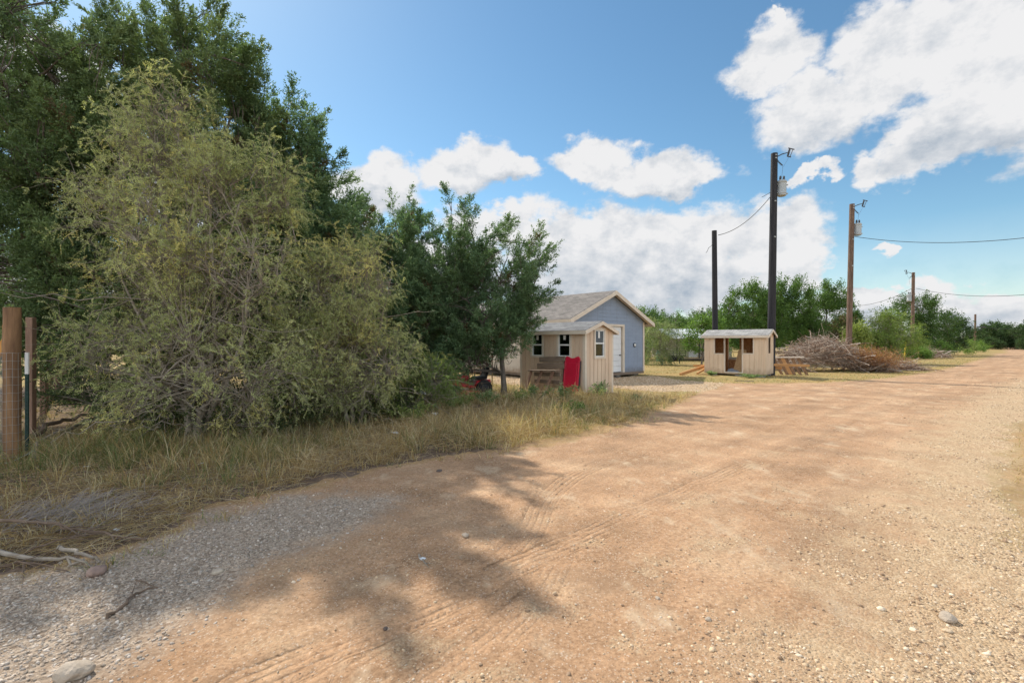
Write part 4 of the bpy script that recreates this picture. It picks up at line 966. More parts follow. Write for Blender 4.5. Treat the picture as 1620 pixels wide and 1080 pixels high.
# far white building with porch, fence, tank, barrel
def far_house():
    x, y = XY(1058, 44); t = thing('mobile_home', 'distant white single storey home with pale metal roof and porch posts behind the wire fence', 'house', (x, y, 0), R(12))
    MB().box(0, 6.5, 0, 3.2, .25, 1.95).build('wall', M['cream_siding'], t)
    r = MB(); r.prism([(-.4, -1.5, 1.93), (-.4, 1.6, 2.85), (-.4, 4.0, 2.2), (-.4, 4.0, 2.25), (-.4, 1.6, 2.91), (-.4, -1.5, 1.99)], (7.4, 0, 0))
    for i in range(24): r.beam((-.35 + i * .31, -1.49, 2.005), (-.35 + i * .31, 1.58, 2.915), .03, .03)
    r.build('roof', M['metal_roof'], t)
    for px_ in (0, 2.2, 3.4, 4.9, 6.4): MB().box(px_, px_ + .09, -1.35, -1.26, .2, 1.93).build('porch_post', M['dark_metal'], t)
    MB().box(-.1, 6.6, -1.45, -.01, .1, .22).build('porch_deck', M['grey_wood'], t)
    MB().box(2.0, 2.9, -.04, -.003, .25, 1.85).build('door', M['white_paint'], t)
    f = MB().box(3.6, 4.6, -.03, -.003, 1.0, 1.7).build('window', M['dark_metal'], t)
far_house()
def wire_fence(name, label, pts, h, mt, post_every=2.0, rails=(.12, .45, .8, 1.1), postr=.025, cat='fence', wr=.005):
    t = thing(name, label, cat, (pts[0][0], pts[0][1], 0)); o = Vector((pts[0][0], pts[0][1], 0))
    wires = MB()
    for a, b_ in zip(pts[:-1], pts[1:]):
        A, B_ = Vector((*a, 0)) - o, Vector((*b_, 0)) - o; n = max(1, round((B_ - A).length / post_every))
        for i in range(n + 1):
            p = A.lerp(B_, i / n); MB().tube([p + Vector((0, 0, -.1)), p + Vector((0, 0, h))], postr, 6).build('post', mt, t)
        for z in rails: wires.tube([A + Vector((0, 0, z)), B_ + Vector((0, 0, z))], wr, 4)
    wires.build('wire', mt, t); return t
wire_fence('wire_fence', 'dark wire fence across the yellow field right of the blue garage', [XY(1015, 37), XY(1075, 37.5), XY(1135, 36)], 1.15, M['dark_metal'], 2.2, (.15, .5, .85, 1.12), .035, wr=.009)
def barrel():
    x, y = XY(1044, 42); t = thing('barrel', 'teal plastic barrel standing beyond the wire fence right of the garage', 'barrel', (x, y, 0))
    MB().lathe([(.28, 0), (.30, .05), (.30, .3), (.315, .32), (.30, .34), (.30, .62), (.315, .64), (.30, .66), (.29, .9), (.24, .93)], (0, 0, 0), 16).build('drum', M['teal'], t, smooth=True)
    MB().lathe([(.05, .93), (.05, .96)], (.12, 0, 0), 8).build('bung', M['dark_metal'], t)
barrel()
def junk():
    x, y = XY(1066, 42.5); t = thing('trailer', 'dark low utility trailer parked by the distant white home', 'trailer', (x, y, 0), R(8))
    MB().box(-.9, .9, -.5, .5, .42, .5).build('bed', M['dark_metal'], t); 
    mb = MB()
    for z in (.65, .85): mb.box(-.9, .9, -.5, -.46, z, z + .06)
    for xx in (-.88, -.3, .3, .84): mb.box(xx, xx + .05, -.5, -.455, .5, .92)
    mb.build('side_rail', M['dark_metal'], t)
    for xx in (-.35, .35): MB().lathe([(.12, -.62), (.26, -.61), (.26, -.5), (.12, -.49)], (xx, 0, .26), 14, 'y').build('wheel', M['rubber'], t)
junk()

# lumber around the open shed
def board(p, q, w, h, label, mt='lumber', nm='timber_board', cat='lumber', group=None):
    p, q = Vector(p), Vector(q); c = (p + q) / 2; mb = MB().beam(p - c, q - c, w, h); o = mb.build(nm, M[mt], bevel=.003); o.location = c; return tag(o, label, cat, group)
def Pz(px, Y, z): x, y = XY(px, Y); return (x, y, z)
board(Pz(1076, 23.6, .05), Pz(1120, 24.6, .46), .09, .14, 'long orange timber beam propped low at the left end of the unfinished shed')
board(Pz(1097, 25.2, .40), Pz(1122, 24.9, .44), .20, .10, 'short wide orange plank sticking out highest left of the unfinished shed')
board(Pz(1103, 23.6, .10), Pz(1120, 24.2, .38), .08, .09, 'small timber offcut nearest the left corner of the unfinished shed')
board(Pz(1162, 19.9, .035), Pz(1193, 19.6, .03), .14, .04, 'pale plank lying flat on the ground in front of the unfinished shed', 'grey_wood')
def rack():
    x, y = XY(1232, 24.2); t = thing('timber_rack', 'stack of slanted brown planks under a top rail right of the unfinished shed', 'timber stack', (x, y, 0), R(-6))
    MB().beam((-.55, 0, .86), (1.15, -.05, .88), .12, .055).build('top_rail', M['cream_trim'], t, bevel=.004)
    for i, xx in enumerate((-.25, .0, .14, .34, .62, .92)):
        MB().beam((xx + .30, -.30, -.03), (xx, .0, .83), .13 if i != 2 else .2, .035, (0, 1, 0)).build('plank', M['post_wood' if i != 2 else 'lumber'], t, bevel=.003)
rack()
board(Pz(1222, 23.1, .55), Pz(1280, 22.9, .51), .14, .11, 'thick orange beam lying level across the slanted planks right of the shed')
board(Pz(1222, 23.3, .40), Pz(1236, 23.3, .38), .12, .12, 'stubby orange beam end just below the level beam right of the shed')

# ------------------------------------------------------------------ utility poles
def pole(label, base, top, r0, r1, mt, fit=None, trans=None, bolts=True, tall=True):
    b = Vector(base); tp = Vector(top) - b; t = thing('utility_pole', label, 'utility pole', tuple(b))
    n = 10; MB().tube([tp * (i / n) + Vector((0, 0, -.2 if i == 0 else 0)) for i in range(n + 1)], [r0 + (r1 - r0) * i / n for i in range(n + 1)], 14).build('shaft', mt, t, smooth=True)
    def at(z, dx=0, dy=0): k = z / tp.z; return tp * k + Vector((dx, dy, 0))
    H = tp.z
    if fit:
        s = fit
        a = MB(); a.tube([at(H - .16, r1 * .8 * s), at(H - .05, .34 * s, -.05), at(H + .02, .62 * s, -.08)], [.022, .025, .018], 6); arm = a.build('cutout_arm', M['dark_metal'], t)
        c = MB(); x0 = .62 * s
        c.tube([at(H + .24, x0 + .12 * s), at(H - .12, x0 + .02 * s)], .035, 8); c.tube([at(H + .20, x0 + .27 * s), at(H - .16, x0 + .13 * s)], .016, 6)
        c.beam(at(H + .26, x0 + .05 * s), at(H + .19, x0 + .34 * s), .03, .04); c.beam(at(H - .13, x0 - .01), at(H - .17, x0 + .18 * s), .03, .04)
        for k in range(5): c.lathe([(.055, -.008), (.055, .008)], tuple(at(H + .16 - k * .06, x0 + (.1 - k * .016) * s)), 8)
        c.build('fuse_cutout', M['porcelain'], t)
        i_ = MB(); i_.tube([at(H - .28, r1 * s), at(H - .42, .24 * s), at(H - .58, .42 * s)], .012, 5)
        for k in range(5): i_.lathe([(.05, -.01), (.05, .01)], tuple(at(H - .33 - k * .055, (.14 + k * .055) * s)), 8)
        i_.tube([at(H - .58, .42 * s), at(H - .9, .40 * s), at(H - 1.2, .36 * s)], .006, 4); i_.tube([at(H - .18, x0 + .08 * s), at(H - .7, .40 * s)], .005, 4)
        i_.build('insulator_string', M['porcelain'], t)
    if trans is not None:
        z, s = trans; cx = .39 * s
        for dz in (.12, .55): bo = MB().box(min(0, cx * .75), max(0, cx * .75), -.03, .03, z + dz, z + dz + .06).build('bracket', M['trans_grey'], t); bo.location = at(z); bo.location.z = 0
        cc = at(z, cx); d = MB().lathe([(.15, 0), (.20, .03), (.20, .10), (.215, .11), (.20, .13), (.20, .62), (.225, .64), (.225, .70), (.17, .76), (.05, .79)], (cc.x, cc.y, z), 18).build('transformer', M['trans_grey'], t, smooth=True)
        for qx in (-.07, .10):
            u = MB(); u.lathe([(.035, .74), (.06, .78), (.035, .81), (.06, .85), (.035, .88), (.055, .92), (.02, .98)], (cc.x + qx, cc.y, z), 10); u.build('bushing', M['porcelain'], d)
        for k in range(2): MB().box(cc.x + .225 * s - .06, cc.x + .225 * s + .06, cc.y - .04, cc.y + .04, z + .1 + k * .42, z + .15 + k * .42).build('terminal', M['trans_grey'], d)
    if bolts:
        for z in (H - .15, H - .3, H * .78, H * .62): MB().box(-.04 + tp.x * z / H, .04 + tp.x * z / H, tp.y * z / H - (r0 + (r1 - r0) * z / H) - .03, tp.y * z / H, z, z + .06).build('bolt_plate', M['galv'], t)
    return t
YP = 23.2
w0, w1 = W(1220, 520, YP), W(1225, 243, YP)
bigb = (w0[0] - .02, YP, 0); pole('tallest black utility pole with grey transformer rising behind the unfinished shed', bigb, (w1[0], YP, w1[2]), .185, .15, M['creosote'], 1, (w1[2] - 2.05, 1))
w2, w3 = W(1131, 520, 25), W(1130, 365, 25); pole('shorter bare black pole behind the left end of the unfinished shed', (w2[0] + .03, 25, 0), (w3[0], 25, w3[2]), .15, .125, M['creosote'], bolts=False)
w4, w5 = W(1342, 530, 30), W(1348, 323, 30); pole('brown weathered utility pole with transformer rising behind the brush pile', (w4[0], 30, 0), (w5[0], 30, w5[2]), .17, .14, M['brown_pole'], 1, (w5[2] - 1.95, 1))
w6, w7 = W(1443, 560, 50), W(1445, 431, 50); pole('thin brown utility pole beside the yellow marker at the road bend', (w6[0], 50, 0), (w7[0], 50, w7[2]), .17, .14, M['brown_pole'], -1, (w7[2] - 3.0, -1))
w8 = W(1543, 497, 95); pole('tiny distant utility pole at the far end of the road', (w8[0] - .1, 95, 0), tuple(w8), .19, .16, M['brown_pole'], bolts=False)
def cable(pts_, sag, r, label, nm='power_line', group=None):
    mb = MB(); o = Vector(pts_[0])
    for A, B_ in zip(pts_[:-1], pts_[1:]):
        A, B_ = Vector(A) - o, Vector(B_) - o; mb.tube([A.lerp(B_, t) - Vector((0, 0, 4 * sag * t * (1 - t))) for t in np.linspace(0, 1, 20)], r, 5)
    c = mb.build(nm, M['wire']); c.location = o; return tag(c, label, 'cable', group)
cable([W(1219, 311, YP), W(1136, 372, 24.9)], .35, .016, 'twisted service cable sagging from the tall black pole to the short one')
cable([W(1222, 302, YP), W(1205, 312, 23.5)], .02, .012, 'short drip loop of cable at the transformer of the tall black pole')
cable([W(1128, 385, 24.85), W(1121, 392, 24.7), W(1117, 400, 24.6)], .03, .011, 'loose cable ends curling left of the short black pole')
cable([W(1350, 374, 30), W(1700, 366, 22)], .45, .016, 'upper sagging power line running right from the brown pole across the sky')
cable([W(1449, 456, 50), W(1720, 452, 36)], .8, .020, 'lower sagging power line running right from the pole at the bend')
cable([W(1443, 456, 50), W(1343, 484, 58)], .5, .02, 'thin power line running left and down from the pole at the bend')
cable([W(1543, 517, 95), W(1660, 520, 110)], .3, .03, 'faint distant power line right of the tiny far pole')
def far_sign():
    a = W(1553, 517, 92); t = thing('crossarm_bracket', 'dark flat sign like bar beside the tiny distant pole', 'bracket', tuple(a)); MB().box(-.75, .75, -.1, .1, -.1, .12).build('bar', M['dark_metal'], t); MB().box(-2.0, .1, -.04, .04, -.55, -.45).build('arm', M['dark_metal'], t)
far_sign()
def marker():
    a = Vector((*XY(1430, 44), 0)); t = thing('marker_post', 'thin yellow marker post left of the pole at the road bend', 'marker post', tuple(a)); tp = Vector((.22, 0, 2.0))
    MB().tube([Vector((0, 0, -.1)), tp * .96], .055, 8).build('post', M['yellow'], t); MB().tube([tp * .961, tp], .06, 8).build('cap', M['dark_metal'], t)
marker()

# ------------------------------------------------------------------ fence and posts on the left
def round_post():
    x, y = XY(19, 6.4); g = h1(x, y)
    t = thing('wire_fence', 'round brown corner post with welded wire mesh and a green metal stake', 'fence', (x, y, g))
    Hh = 2.06; n = 9; rg = random.Random(3)
    MB().tube([(0.006 * math.sin(i * 1.7), 0, -.1 + (Hh + .1) * i / n) for i in range(n + 1)], [.092 + rg.uniform(-.003, .003) for i in range(n)] + [.088], 20).build('post', M['post_wood'], t, smooth=True)
    # mesh: wraps the post and runs off to the left
    m = MB(); top = 1.46
    for k in range(14):
        z = top - k * .105; m.tube([(.10 * math.cos(a), .10 * math.sin(a), z + .004 * math.sin(a * 5)) for a in np.linspace(R(20), R(-200), 16)], .0022, 4)
        m.tube([(-.095, -.02, z), (-.9, -.04, z + .01), (-2.4, -.1, z)], .0022, 4)
    for a in np.linspace(R(-10), R(-170), 6): m.tube([(.102 * math.cos(a), .102 * math.sin(a), .02), (.102 * math.cos(a), .102 * math.sin(a), top)], .0022, 4)
    for k in range(22): x_ = -.15 - k * .10; m.tube([(x_, -.05, .02), (x_ + .006, -.05, top)], .0022, 4)
    m.build('wire_mesh', M['galv'], t)
    # T shaped metal stake with a pale tip
    x2, y2 = XY(42, 6.7); dx_, dy_ = x2 - x, y2 - y; s = MB(); s.box(dx_ - .022, dx_ + .022, dy_ - .003, dy_ + .003, -.1, 1.16); s.box(dx_ - .003, dx_ + .003, dy_ + .003, dy_ + .035, -.1, 1.16)
    for k in range(20): s.box(dx_ - .006, dx_ + .006, dy_ - .010, dy_ - .003, .05 + k * .055, .065 + k * .055)
    st = s.build('metal_stake', M['green_metal'], t)
    MB().box(dx_ - .0225, dx_ + .0225, dy_ - .0035, dy_ + .0035, 1.161, 1.46).box(dx_ - .003, dx_ + .003, dy_ + .0036, dy_ + .035, 1.161, 1.46).build('white_tip', M['white_vinyl'], st)
    q = MB(); q.tube([(-.2, -.13, .05), (.05, -.12, .03), (.12, -.08, .06), (.25, .05, .16)], .005, 5); q.build('tie_wire', M['galv'], t)
round_post()
for i, (px_, Y, w, top, lab) in enumerate([(49, 8.0, .10, 545, 'nearest square brown timber post standing just right of the green stake'), (70, 10.6, .11, 535, 'second square brown timber post receding under the cedars'), (78, 12.6, .12, 540, 'dark timber post between the second and the widest post'),
                                          (88, 14.0, .24, 545, 'widest brown timber post at the back of the row under the cedars'), (103, 15.5, .12, 550, 'farthest short timber post half hidden by cedar branches')]):
    x, y = XY(px_, Y); t = W(px_, top if i else 502, Y)[2]
    o = MB().box(-w / 2, w / 2, -w / 2, w / 2, -.1, t).build('timber_post', M['post_wood2'], bevel=.006); o.location = (x, y, 0); o.rotation_euler = (0, 0, R(10)); tag(o, lab, 'post', 'timber posts receding under the cedars')
def brace():
    a = W(12, 513, 6.6); b_ = W(12, 556, 6.6)
    c = W(-40, 590, 6.7); mid = Vector(a)
    mb = MB().prism([Vector(W(3, 514, 6.55)) - mid, Vector(W(11, 512, 6.55)) - mid, Vector(W(11, 545, 6.55)) - mid, Vector(W(-3, 566, 6.55)) - mid, Vector(W(-34, 590, 6.55)) - mid, Vector(W(-34, 575, 6.55)) - mid, Vector(W(-6, 548, 6.55)) - mid, Vector(W(3, 535, 6.55)) - mid], (0, .035, 0))
    o = mb.build('wooden_brace', M['orange_wood'], bevel=.003); o.location = mid; tag(o, 'bright orange angled board partly cut off behind the round post', 'board')
brace()
o = MB().beam((0, 0, -.05), (.035, 0, .26), .03, .02).beam((.0, 0, -.02), (-.04, .01, .16), .02, .015).build('wooden_stake', M['twig'], bevel=.002); x, y = XY(54, 6.5); o.location = (x, y, h1(x, y)); tag(o, 'short forked bleached stake at the foot of the green metal stake', 'stake')
#@@TREES
# ------------------------------------------------------------------ trees and shrubs
JD = [(.11, .17, .075), (.19, .25, .11)]       # dark cedar greens
JB = [(.095, .165, .085), (.165, .24, .115)]
OL = [(.37, .40, .20), (.52, .51, .27), (.62, .55, .25)]
juniper('cedar_tree', 'tall dark cedar at the far left edge with crown leaving the top of the view', base_at(-40, 9.5), [Lb(-60, 90, 9.5, 130, 140), Lb(40, 250, 9.6, 150, 170), Lb(-130, 330, 9.8, 150, 190), Lb(60, 60, 9.6, 66, 70), Lb(0, 430, 9.7, 150, 90), Lb(-240, 200, 9.9, 130, 200), Lb(112, 500, 9.0, 40, 90), Lb(90, 400, 9.2, 60, 80), Lb(125, 90, 8.7, 60, 50), Lb(10, 30, 8.4, 80, 70)],
        [W(-30, 350, 9.6), W(-20, 80, 9.6)], 1450, JD, 11, r0=.16, dead=60)
juniper('cedar_tree', 'tallest broad dark cedar behind the olive shrub with ragged top against blue sky', base_at(250, 10.4), [Lb(285, 100, 10.4, 85, 66), Lb(195, 140, 9.6, 72, 76), Lb(325, 180, 10.3, 95, 120), Lb(200, 330, 10.3, 160, 170), Lb(350, 380, 10.2, 130, 170), Lb(250, 520, 10.3, 190, 110), Lb(165, 250, 10.4, 120, 120), Lb(372, 130, 10.4, 34, 44)],
        [W(250, 480, 10.4), W(280, 200, 10.4), W(290, 20, 10.4)], 2300, JD, 12, r0=.18, dead=120, limbs=26)
juniper('cedar_tree', 'dark cedar forming the right shoulder of the big mass beside the open sky', base_at(440, 11.4), [Lb(440, 230, 11.4, 45, 60), Lb(470, 320, 11.3, 55, 90), Lb(440, 440, 11.2, 100, 120), Lb(510, 400, 11.4, 42, 90), Lb(500, 290, 11.4, 24, 50), Lb(410, 300, 11.4, 60, 110), Lb(470, 550, 11.2, 100, 70)],
        [W(440, 450, 11.4), W(450, 190, 11.4)], 1900, JB, 13, r0=.14, dead=80)
juniper('cedar_tree', 'mid sized dark cedar between the big cedars and the one by the shed', base_at(600, 13.6), [Lb(565, 400, 13.6, 55, 50), Lb(590, 480, 13.4, 75, 100), Lb(630, 420, 13.6, 45, 60), Lb(545, 440, 13.6, 40, 70), Lb(545, 520, 13.5, 60, 90), Lb(650, 500, 13.6, 60, 80)],
        [W(600, 460, 13.6), W(600, 370, 13.6)], 1150, JB, 14, r0=.12, dead=70)
juniper('cedar_tree', 'blue green cedar with open feathery limbs overlapping the left end of the tan shed', base_at(797, 14.2), [Lb(735, 395, 14.2, 50, 60), Lb(700, 450, 14.2, 60, 80), Lb(800, 440, 14.1, 55, 60), Lb(770, 500, 14.1, 80, 60), Lb(828, 480, 14.0, 26, 40), Lb(690, 530, 14.1, 60, 55), Lb(818, 535, 14.1, 22, 36), Lb(705, 570, 14.2, 50, 26), Lb(655, 570, 14.3, 40, 36), Lb(755, 560, 14.1, 40, 22)],
        [W(795, 540, 14.2), W(770, 470, 14.2), W(740, 350, 14.2)], 1250, JB, 115, r0=.085, dead=90, up=.8)
juniper('cedar_tree', 'narrow pointed cedar rising between the mid cedar and the one by the shed', base_at(655, 15.2), [Lb(655, 380, 15.2, 26, 48), Lb(655, 460, 15.2, 46, 80), Lb(660, 540, 15.2, 60, 60)],
        [W(655, 470, 15.2), W(655, 340, 15.2)], 420, JB, 16, r0=.09, dead=20, plen=(.36, .7), prad=(.10, .17))
# wood further back on the left, seen through the gaps and from a step aside
for i, (px_, Y, top) in enumerate([(-260, 15, 120), (-60, 17, 260), (120, 18, 300), (330, 20, 330), (-150, 24, 330), (520, 21, 380)]):
    juniper('cedar_tree', ['dark cedar standing outside the left edge behind the fence', 'cedar further back behind the timber posts', 'cedar behind the tallest cedar, seen through its gaps', 'back cedar behind the olive shrub, mostly hidden', 'far left back cedar beyond the fence line', 'back cedar behind the right shoulder of the mass'][i], base_at(px_, Y),
            [Lb(px_, (top + 540) / 2 - 30, Y, 95, (540 - top) / 2 * .85), Lb(px_ + 50, (top + 560) / 2 + 50, Y, 90, (540 - top) / 3), Lb(px_ - 60, (top + 560) / 2 + 40, Y, 90, (540 - top) / 3)],
            [W(px_, 400, Y), W(px_, top + 30, Y)], 260, JD, 30 + i, S=10, F=9, fl=.13, fw=.035, plen=(.6, 1.1), prad=(.24, .38), r0=.14)

feathery('mesquite_shrub', 'large olive feathery shrub filling the left foreground with bright yellow green top', base_at(310, 7.8), [Lb(255, 222, 7.9, 62, 62), Lb(200, 275, 7.9, 68, 66), Lb(320, 315, 7.8, 84, 84), Lb(260, 390, 7.7, 105, 110), Lb(380, 430, 7.7, 95, 120), Lb(225, 530, 7.7, 80, 90), Lb(330, 590, 7.5, 140, 80), Lb(110, 165, 8.0, 26, 20), Lb(420, 300, 8.1, 50, 60), Lb(265, 165, 7.9, 20, 34)],
         [[W(290, 500, 7.8), W(240, 220, 7.9)], [W(340, 520, 7.7), W(330, 260, 7.8)], [W(380, 560, 7.6), W(400, 380, 7.7)], [W(250, 560, 7.6), W(180, 420, 7.7)], [W(330, 600, 7.4), W(300, 540, 7.3)]], 2150, OL, 21, r0=.055, bare=240, droop=.12)
feathery('mesquite_shrub', 'mid sized olive shrub in front of the dark cedars left of the view centre', base_at(560, 9.2), [Lb(560, 450, 9.2, 70, 60), Lb(500, 470, 9.1, 60, 70), Lb(600, 425, 9.3, 34, 40), Lb(550, 560, 9.0, 85, 66), Lb(480, 570, 9.0, 70, 70), Lb(600, 570, 9.1, 46, 50)],
         [[W(550, 540, 9.2), W(560, 430, 9.2)], [W(520, 560, 9.1), W(490, 450, 9.1)], [W(590, 560, 9.2), W(620, 430, 9.3)]], 1500, OL, 22, r0=.04, bare=120, droop=.15)
GB = [(.11, .17, .05), (.20, .25, .09), (.34, .33, .12)]
feathery('shrub', 'low bright green bushy shrub spilling over the dry grass left of the red machine', base_at(660, 10.2), [Lb(630, 600, 10.2, 50, 28), Lb(672, 602, 10.0, 30, 18), Lb(590, 610, 10.0, 60, 32)],
         [[W(650, 590, 10.2)], [W(600, 590, 10.0)], [W(690, 595, 10.1)]], 900, GB, 23, r0=.02, bare=30, ll=.04, lw=.014)
# low growth under the big shrubs
leafy('shrub', 'low dark undergrowth bush beneath the big olive shrub', base_at(230, 8.6), [Lb(150, 620, 8.7, 70, 45), Lb(240, 640, 8.4, 80, 38), Lb(330, 650, 8.0, 80, 34), Lb(430, 640, 8.4, 70, 36)], 170, [(.05, .07, .03), (.09, .12, .05)], 24, leaf=.05, lw=.018, per=110, cr=(.15, .3), r0=.02, cat='shrub')
leafy('shrub', 'dark low bush under the mid sized olive shrub', base_at(540, 10), [Lb(520, 630, 9.6, 70, 32), Lb(600, 640, 9.6, 50, 24)], 90, [(.06, .085, .035), (.10, .13, .05)], 25, leaf=.05, lw=.018, per=110, cr=(.15, .28), r0=.02, cat='shrub')

# trees right of the garage and beyond the sheds
DG = [(.075, .14, .038), (.14, .225, .060)]
BG = [(.11, .20, .045), (.18, .28, .07)]
def T(px, py, Y, rx, ry): return Lb(px, py, Y, rx, ry)
leafy('oak_tree', 'rounded dark green tree directly behind the short black pole top of the open shed', base_at(1190, 36), [T(1180, 490, 36, 36, 36), T(1205, 465, 36, 26, 22), T(1165, 520, 36, 34, 28), T(1215, 510, 36, 30, 34)], 230, DG, 41, per=130)
leafy('oak_tree', 'tallest dark green tree behind the tall black pole', base_at(1250, 37), [T(1245, 462, 37, 26, 24), T(1262, 490, 37, 32, 36), T(1235, 510, 37, 36, 34), T(1275, 530, 37, 30, 26)], 240, DG, 42, per=130)
leafy('oak_tree', 'dark green tree with ragged top between the tall black pole and the brown one', base_at(1305, 38), [T(1300, 465, 38, 20, 20), T(1322, 470, 38, 18, 22), T(1300, 505, 38, 34, 34), T(1335, 510, 38, 24, 34), T(1285, 535, 38, 30, 24)], 220, DG, 43, per=130)
leafy('tree', 'bright yellow green small tree left of the short black pole', base_at(1110, 33), [T(1105, 520, 33, 18, 20), T(1125, 510, 33, 16, 16), T(1135, 540, 33, 16, 22), T(1098, 545, 33, 16, 14)], 110, BG, 44, leaf=.12, per=70, cr=(.2, .4), r0=.07)
feathery('willow_tree', 'soft grey green willowy tree just right of the blue garage', base_at(1045, 35), [T(1045, 525, 35, 24, 20), T(1030, 540, 35, 18, 20), T(1062, 540, 35, 20, 20), T(1042, 556, 35, 24, 12)], [[W(1045, 550, 35), W(1045, 520, 35)]], 420, [(.15, .20, .09), (.24, .29, .14), (.3, .33, .17)], 45, ll=.10, lw=.03, rl=(.3, .6), twl=(.4, .9), Rn=6, Fn=8, r0=.10, bare=10, cat='tree', droop=.8)
leafy('oak_tree', 'dark green tree rising behind the right eave of the blue garage', base_at(1005, 46), [T(1000, 505, 46, 22, 18), T(1022, 500, 46, 20, 16), T(1010, 525, 46, 30, 24)], 120, DG, 46, leaf=.16, lw=.07, per=70)
leafy('oak_tree', 'dark rounded tree behind the willowy tree right of the garage', base_at(1070, 52), [T(1065, 512, 52, 26, 18), T(1090, 520, 52, 20, 20), T(1050, 530, 52, 26, 18)], 120, DG, 47, leaf=.18, lw=.08, per=70)
leafy('oak_tree', 'dark tree behind the white home, left of the short black pole', base_at(1112, 56), [T(1108, 508, 56, 20, 18), T(1125, 505, 56, 18, 16), T(1115, 525, 56, 28, 20)], 120, [(.055, .10, .035), (.10, .155, .05)], 48, leaf=.18, lw=.08, per=70)
feathery('mesquite_shrub', 'big soft light green bush behind the right end of the brush pile', base_at(1395, 36), [T(1395, 530, 36, 36, 30), T(1370, 545, 36, 26, 22), T(1425, 535, 36, 26, 26), T(1400, 512, 36, 24, 16), T(1395, 556, 36, 42, 16)], [[W(1390, 550, 36), W(1395, 520, 36)], [W(1420, 550, 36), W(1425, 525, 36)]], 1100, [(.17, .24, .06), (.25, .32, .09), (.3, .34, .1)], 49, ll=.10, lw=.028, rl=(.25, .5), twl=(.4, .8), Rn=6, Fn=9, r0=.07, bare=30, droop=.15)
leafy('oak_tree', 'large dark tree behind the pole at the road bend', base_at(1455, 58), [T(1450, 490, 58, 32, 22), T(1425, 510, 58, 30, 28), T(1475, 515, 58, 34, 28), T(1455, 478, 58, 20, 14), T(1440, 535, 58, 40, 20)], 260, [(.055, .105, .03), (.10, .165, .05)], 50, leaf=.2, lw=.09, per=80, cr=(.4, .8))
leafy('oak_tree', 'dark green tree sloping down to the right of the bend pole', base_at(1500, 62), [T(1495, 515, 62, 26, 22), T(1515, 530, 62, 22, 18), T(1485, 540, 62, 30, 16)], 160, [(.045, .085, .03), (.08, .13, .05)], 51, leaf=.2, lw=.09, per=80, cr=(.4, .8))
leafy('tree', 'small reddish brown drying tree behind the brown utility pole', base_at(1338, 33.5), [T(1332, 520, 33.5, 14, 22), T(1350, 530, 33.5, 12, 18)], 50, [(.13, .10, .055), (.11, .12, .05)], 52, per=50, cr=(.25, .4), r0=.06)
for i, (px_, py_, Y, rx, ry, lab, pl_) in enumerate([
        (1418, 556, 47, 20, 12, 'light green low bush just left of the yellow marker', BG), (1480, 552, 56, 18, 12, 'light green low bush behind the small debris heap', BG), (1510, 545, 66, 26, 16, 'feathery light green bush by the road past the bend', [(.16, .24, .06), (.22, .3, .08)]),
        (1535, 548, 80, 20, 12, 'bright green bush tapering down to the far road edge', [(.13, .22, .05), (.2, .3, .07)]), (1355, 530, 32.5, 12, 16, 'pale leafy sprig bush at the foot of the brown utility pole', [(.22, .28, .08), (.28, .32, .1)]), (1455, 560, 48, 12, 8, 'pale green low bush right behind the pole at the bend', BG)]):
    leafy('shrub', lab, base_at(px_, Y), [T(px_, py_, Y, rx, ry), T(px_ + rx * .7, py_ + ry * .3, Y, rx * .7, ry * .7), T(px_ - rx * .7, py_ + ry * .3, Y, rx * .7, ry * .7)], 110, pl_, 60 + i, leaf=.16, lw=.05, per=60, cr=(.25, .5), r0=.04, cat='shrub', limbs=6)
# far tree line: three prototypes, copied
protos = []
for i in range(3):
    protos.append(leafy('oak_tree', 'dark green tree in the far tree line along the horizon', (400, 400, 0), [(400, 400, 4.2, 3.2, 3.0, 2.6), (402.2, 400, 3, 2.4, 2.2, 2.0), (397.8, 400.5, 2.8, 2.5, 2.2, 2.1), (400 + i - 1, 400, 6, 1.6, 1.6, 1.5)], 150, [(.045, .085, .032), (.085, .13, .05)], 70 + i, group='trees of the far tree line', leaf=.34, lw=.17, per=60, cr=(.5, .9), limbs=7))
rg = random.Random(8); used = [0, 0, 0]; spots = []
for i in range(15): spots.append((1548 + i * 13 + rg.uniform(-4, 4), 128 + rg.uniform(-14, 22), rg.uniform(.75, 1.05)))   # road end
for i in range(16): spots.append((860 + i * 32 + rg.uniform(-8, 8), 95 + rg.uniform(-18, 22), rg.uniform(.8, 1.0)))
for i in range(12): spots.append((-200 + i * 85 + rg.uniform(-20, 20), 52 + rg.uniform(-12, 18), rg.uniform(.75, 1.0)))
for i in range(9): spots.append((1740 + i * 60 + rg.uniform(-20, 20), 150 + rg.uniform(-20, 30), rg.uniform(.7, 1.0)))
FL = [(15, 'dark green tree closing off the far end of the road', 'trees at the road end'), (31, 'far tree on the horizon behind the sheds and the brush pile', 'far trees behind the sheds'), (43, 'far tree behind the big cedars on the left', 'far trees behind the cedars'), (99, 'far tree on the horizon to the right of the road', 'far trees right of the road')]
for i, (px_, Y, s) in enumerate(spots):
    k = i % 3; o = protos[k] if not used[k] else copy_tree(protos[k]); used[k] = 1
    _, lb_, gp_ = next(f for f in FL if i < f[0]); tag(o, lb_, 'tree', gp_)
    x, y = XY(px_, Y); o.location = (x, y, 0); o.rotation_euler = (0, 0, rg.uniform(0, 6.28)); o.scale = (s * rg.uniform(.9, 1.3), s * rg.uniform(.9, 1.3), s)
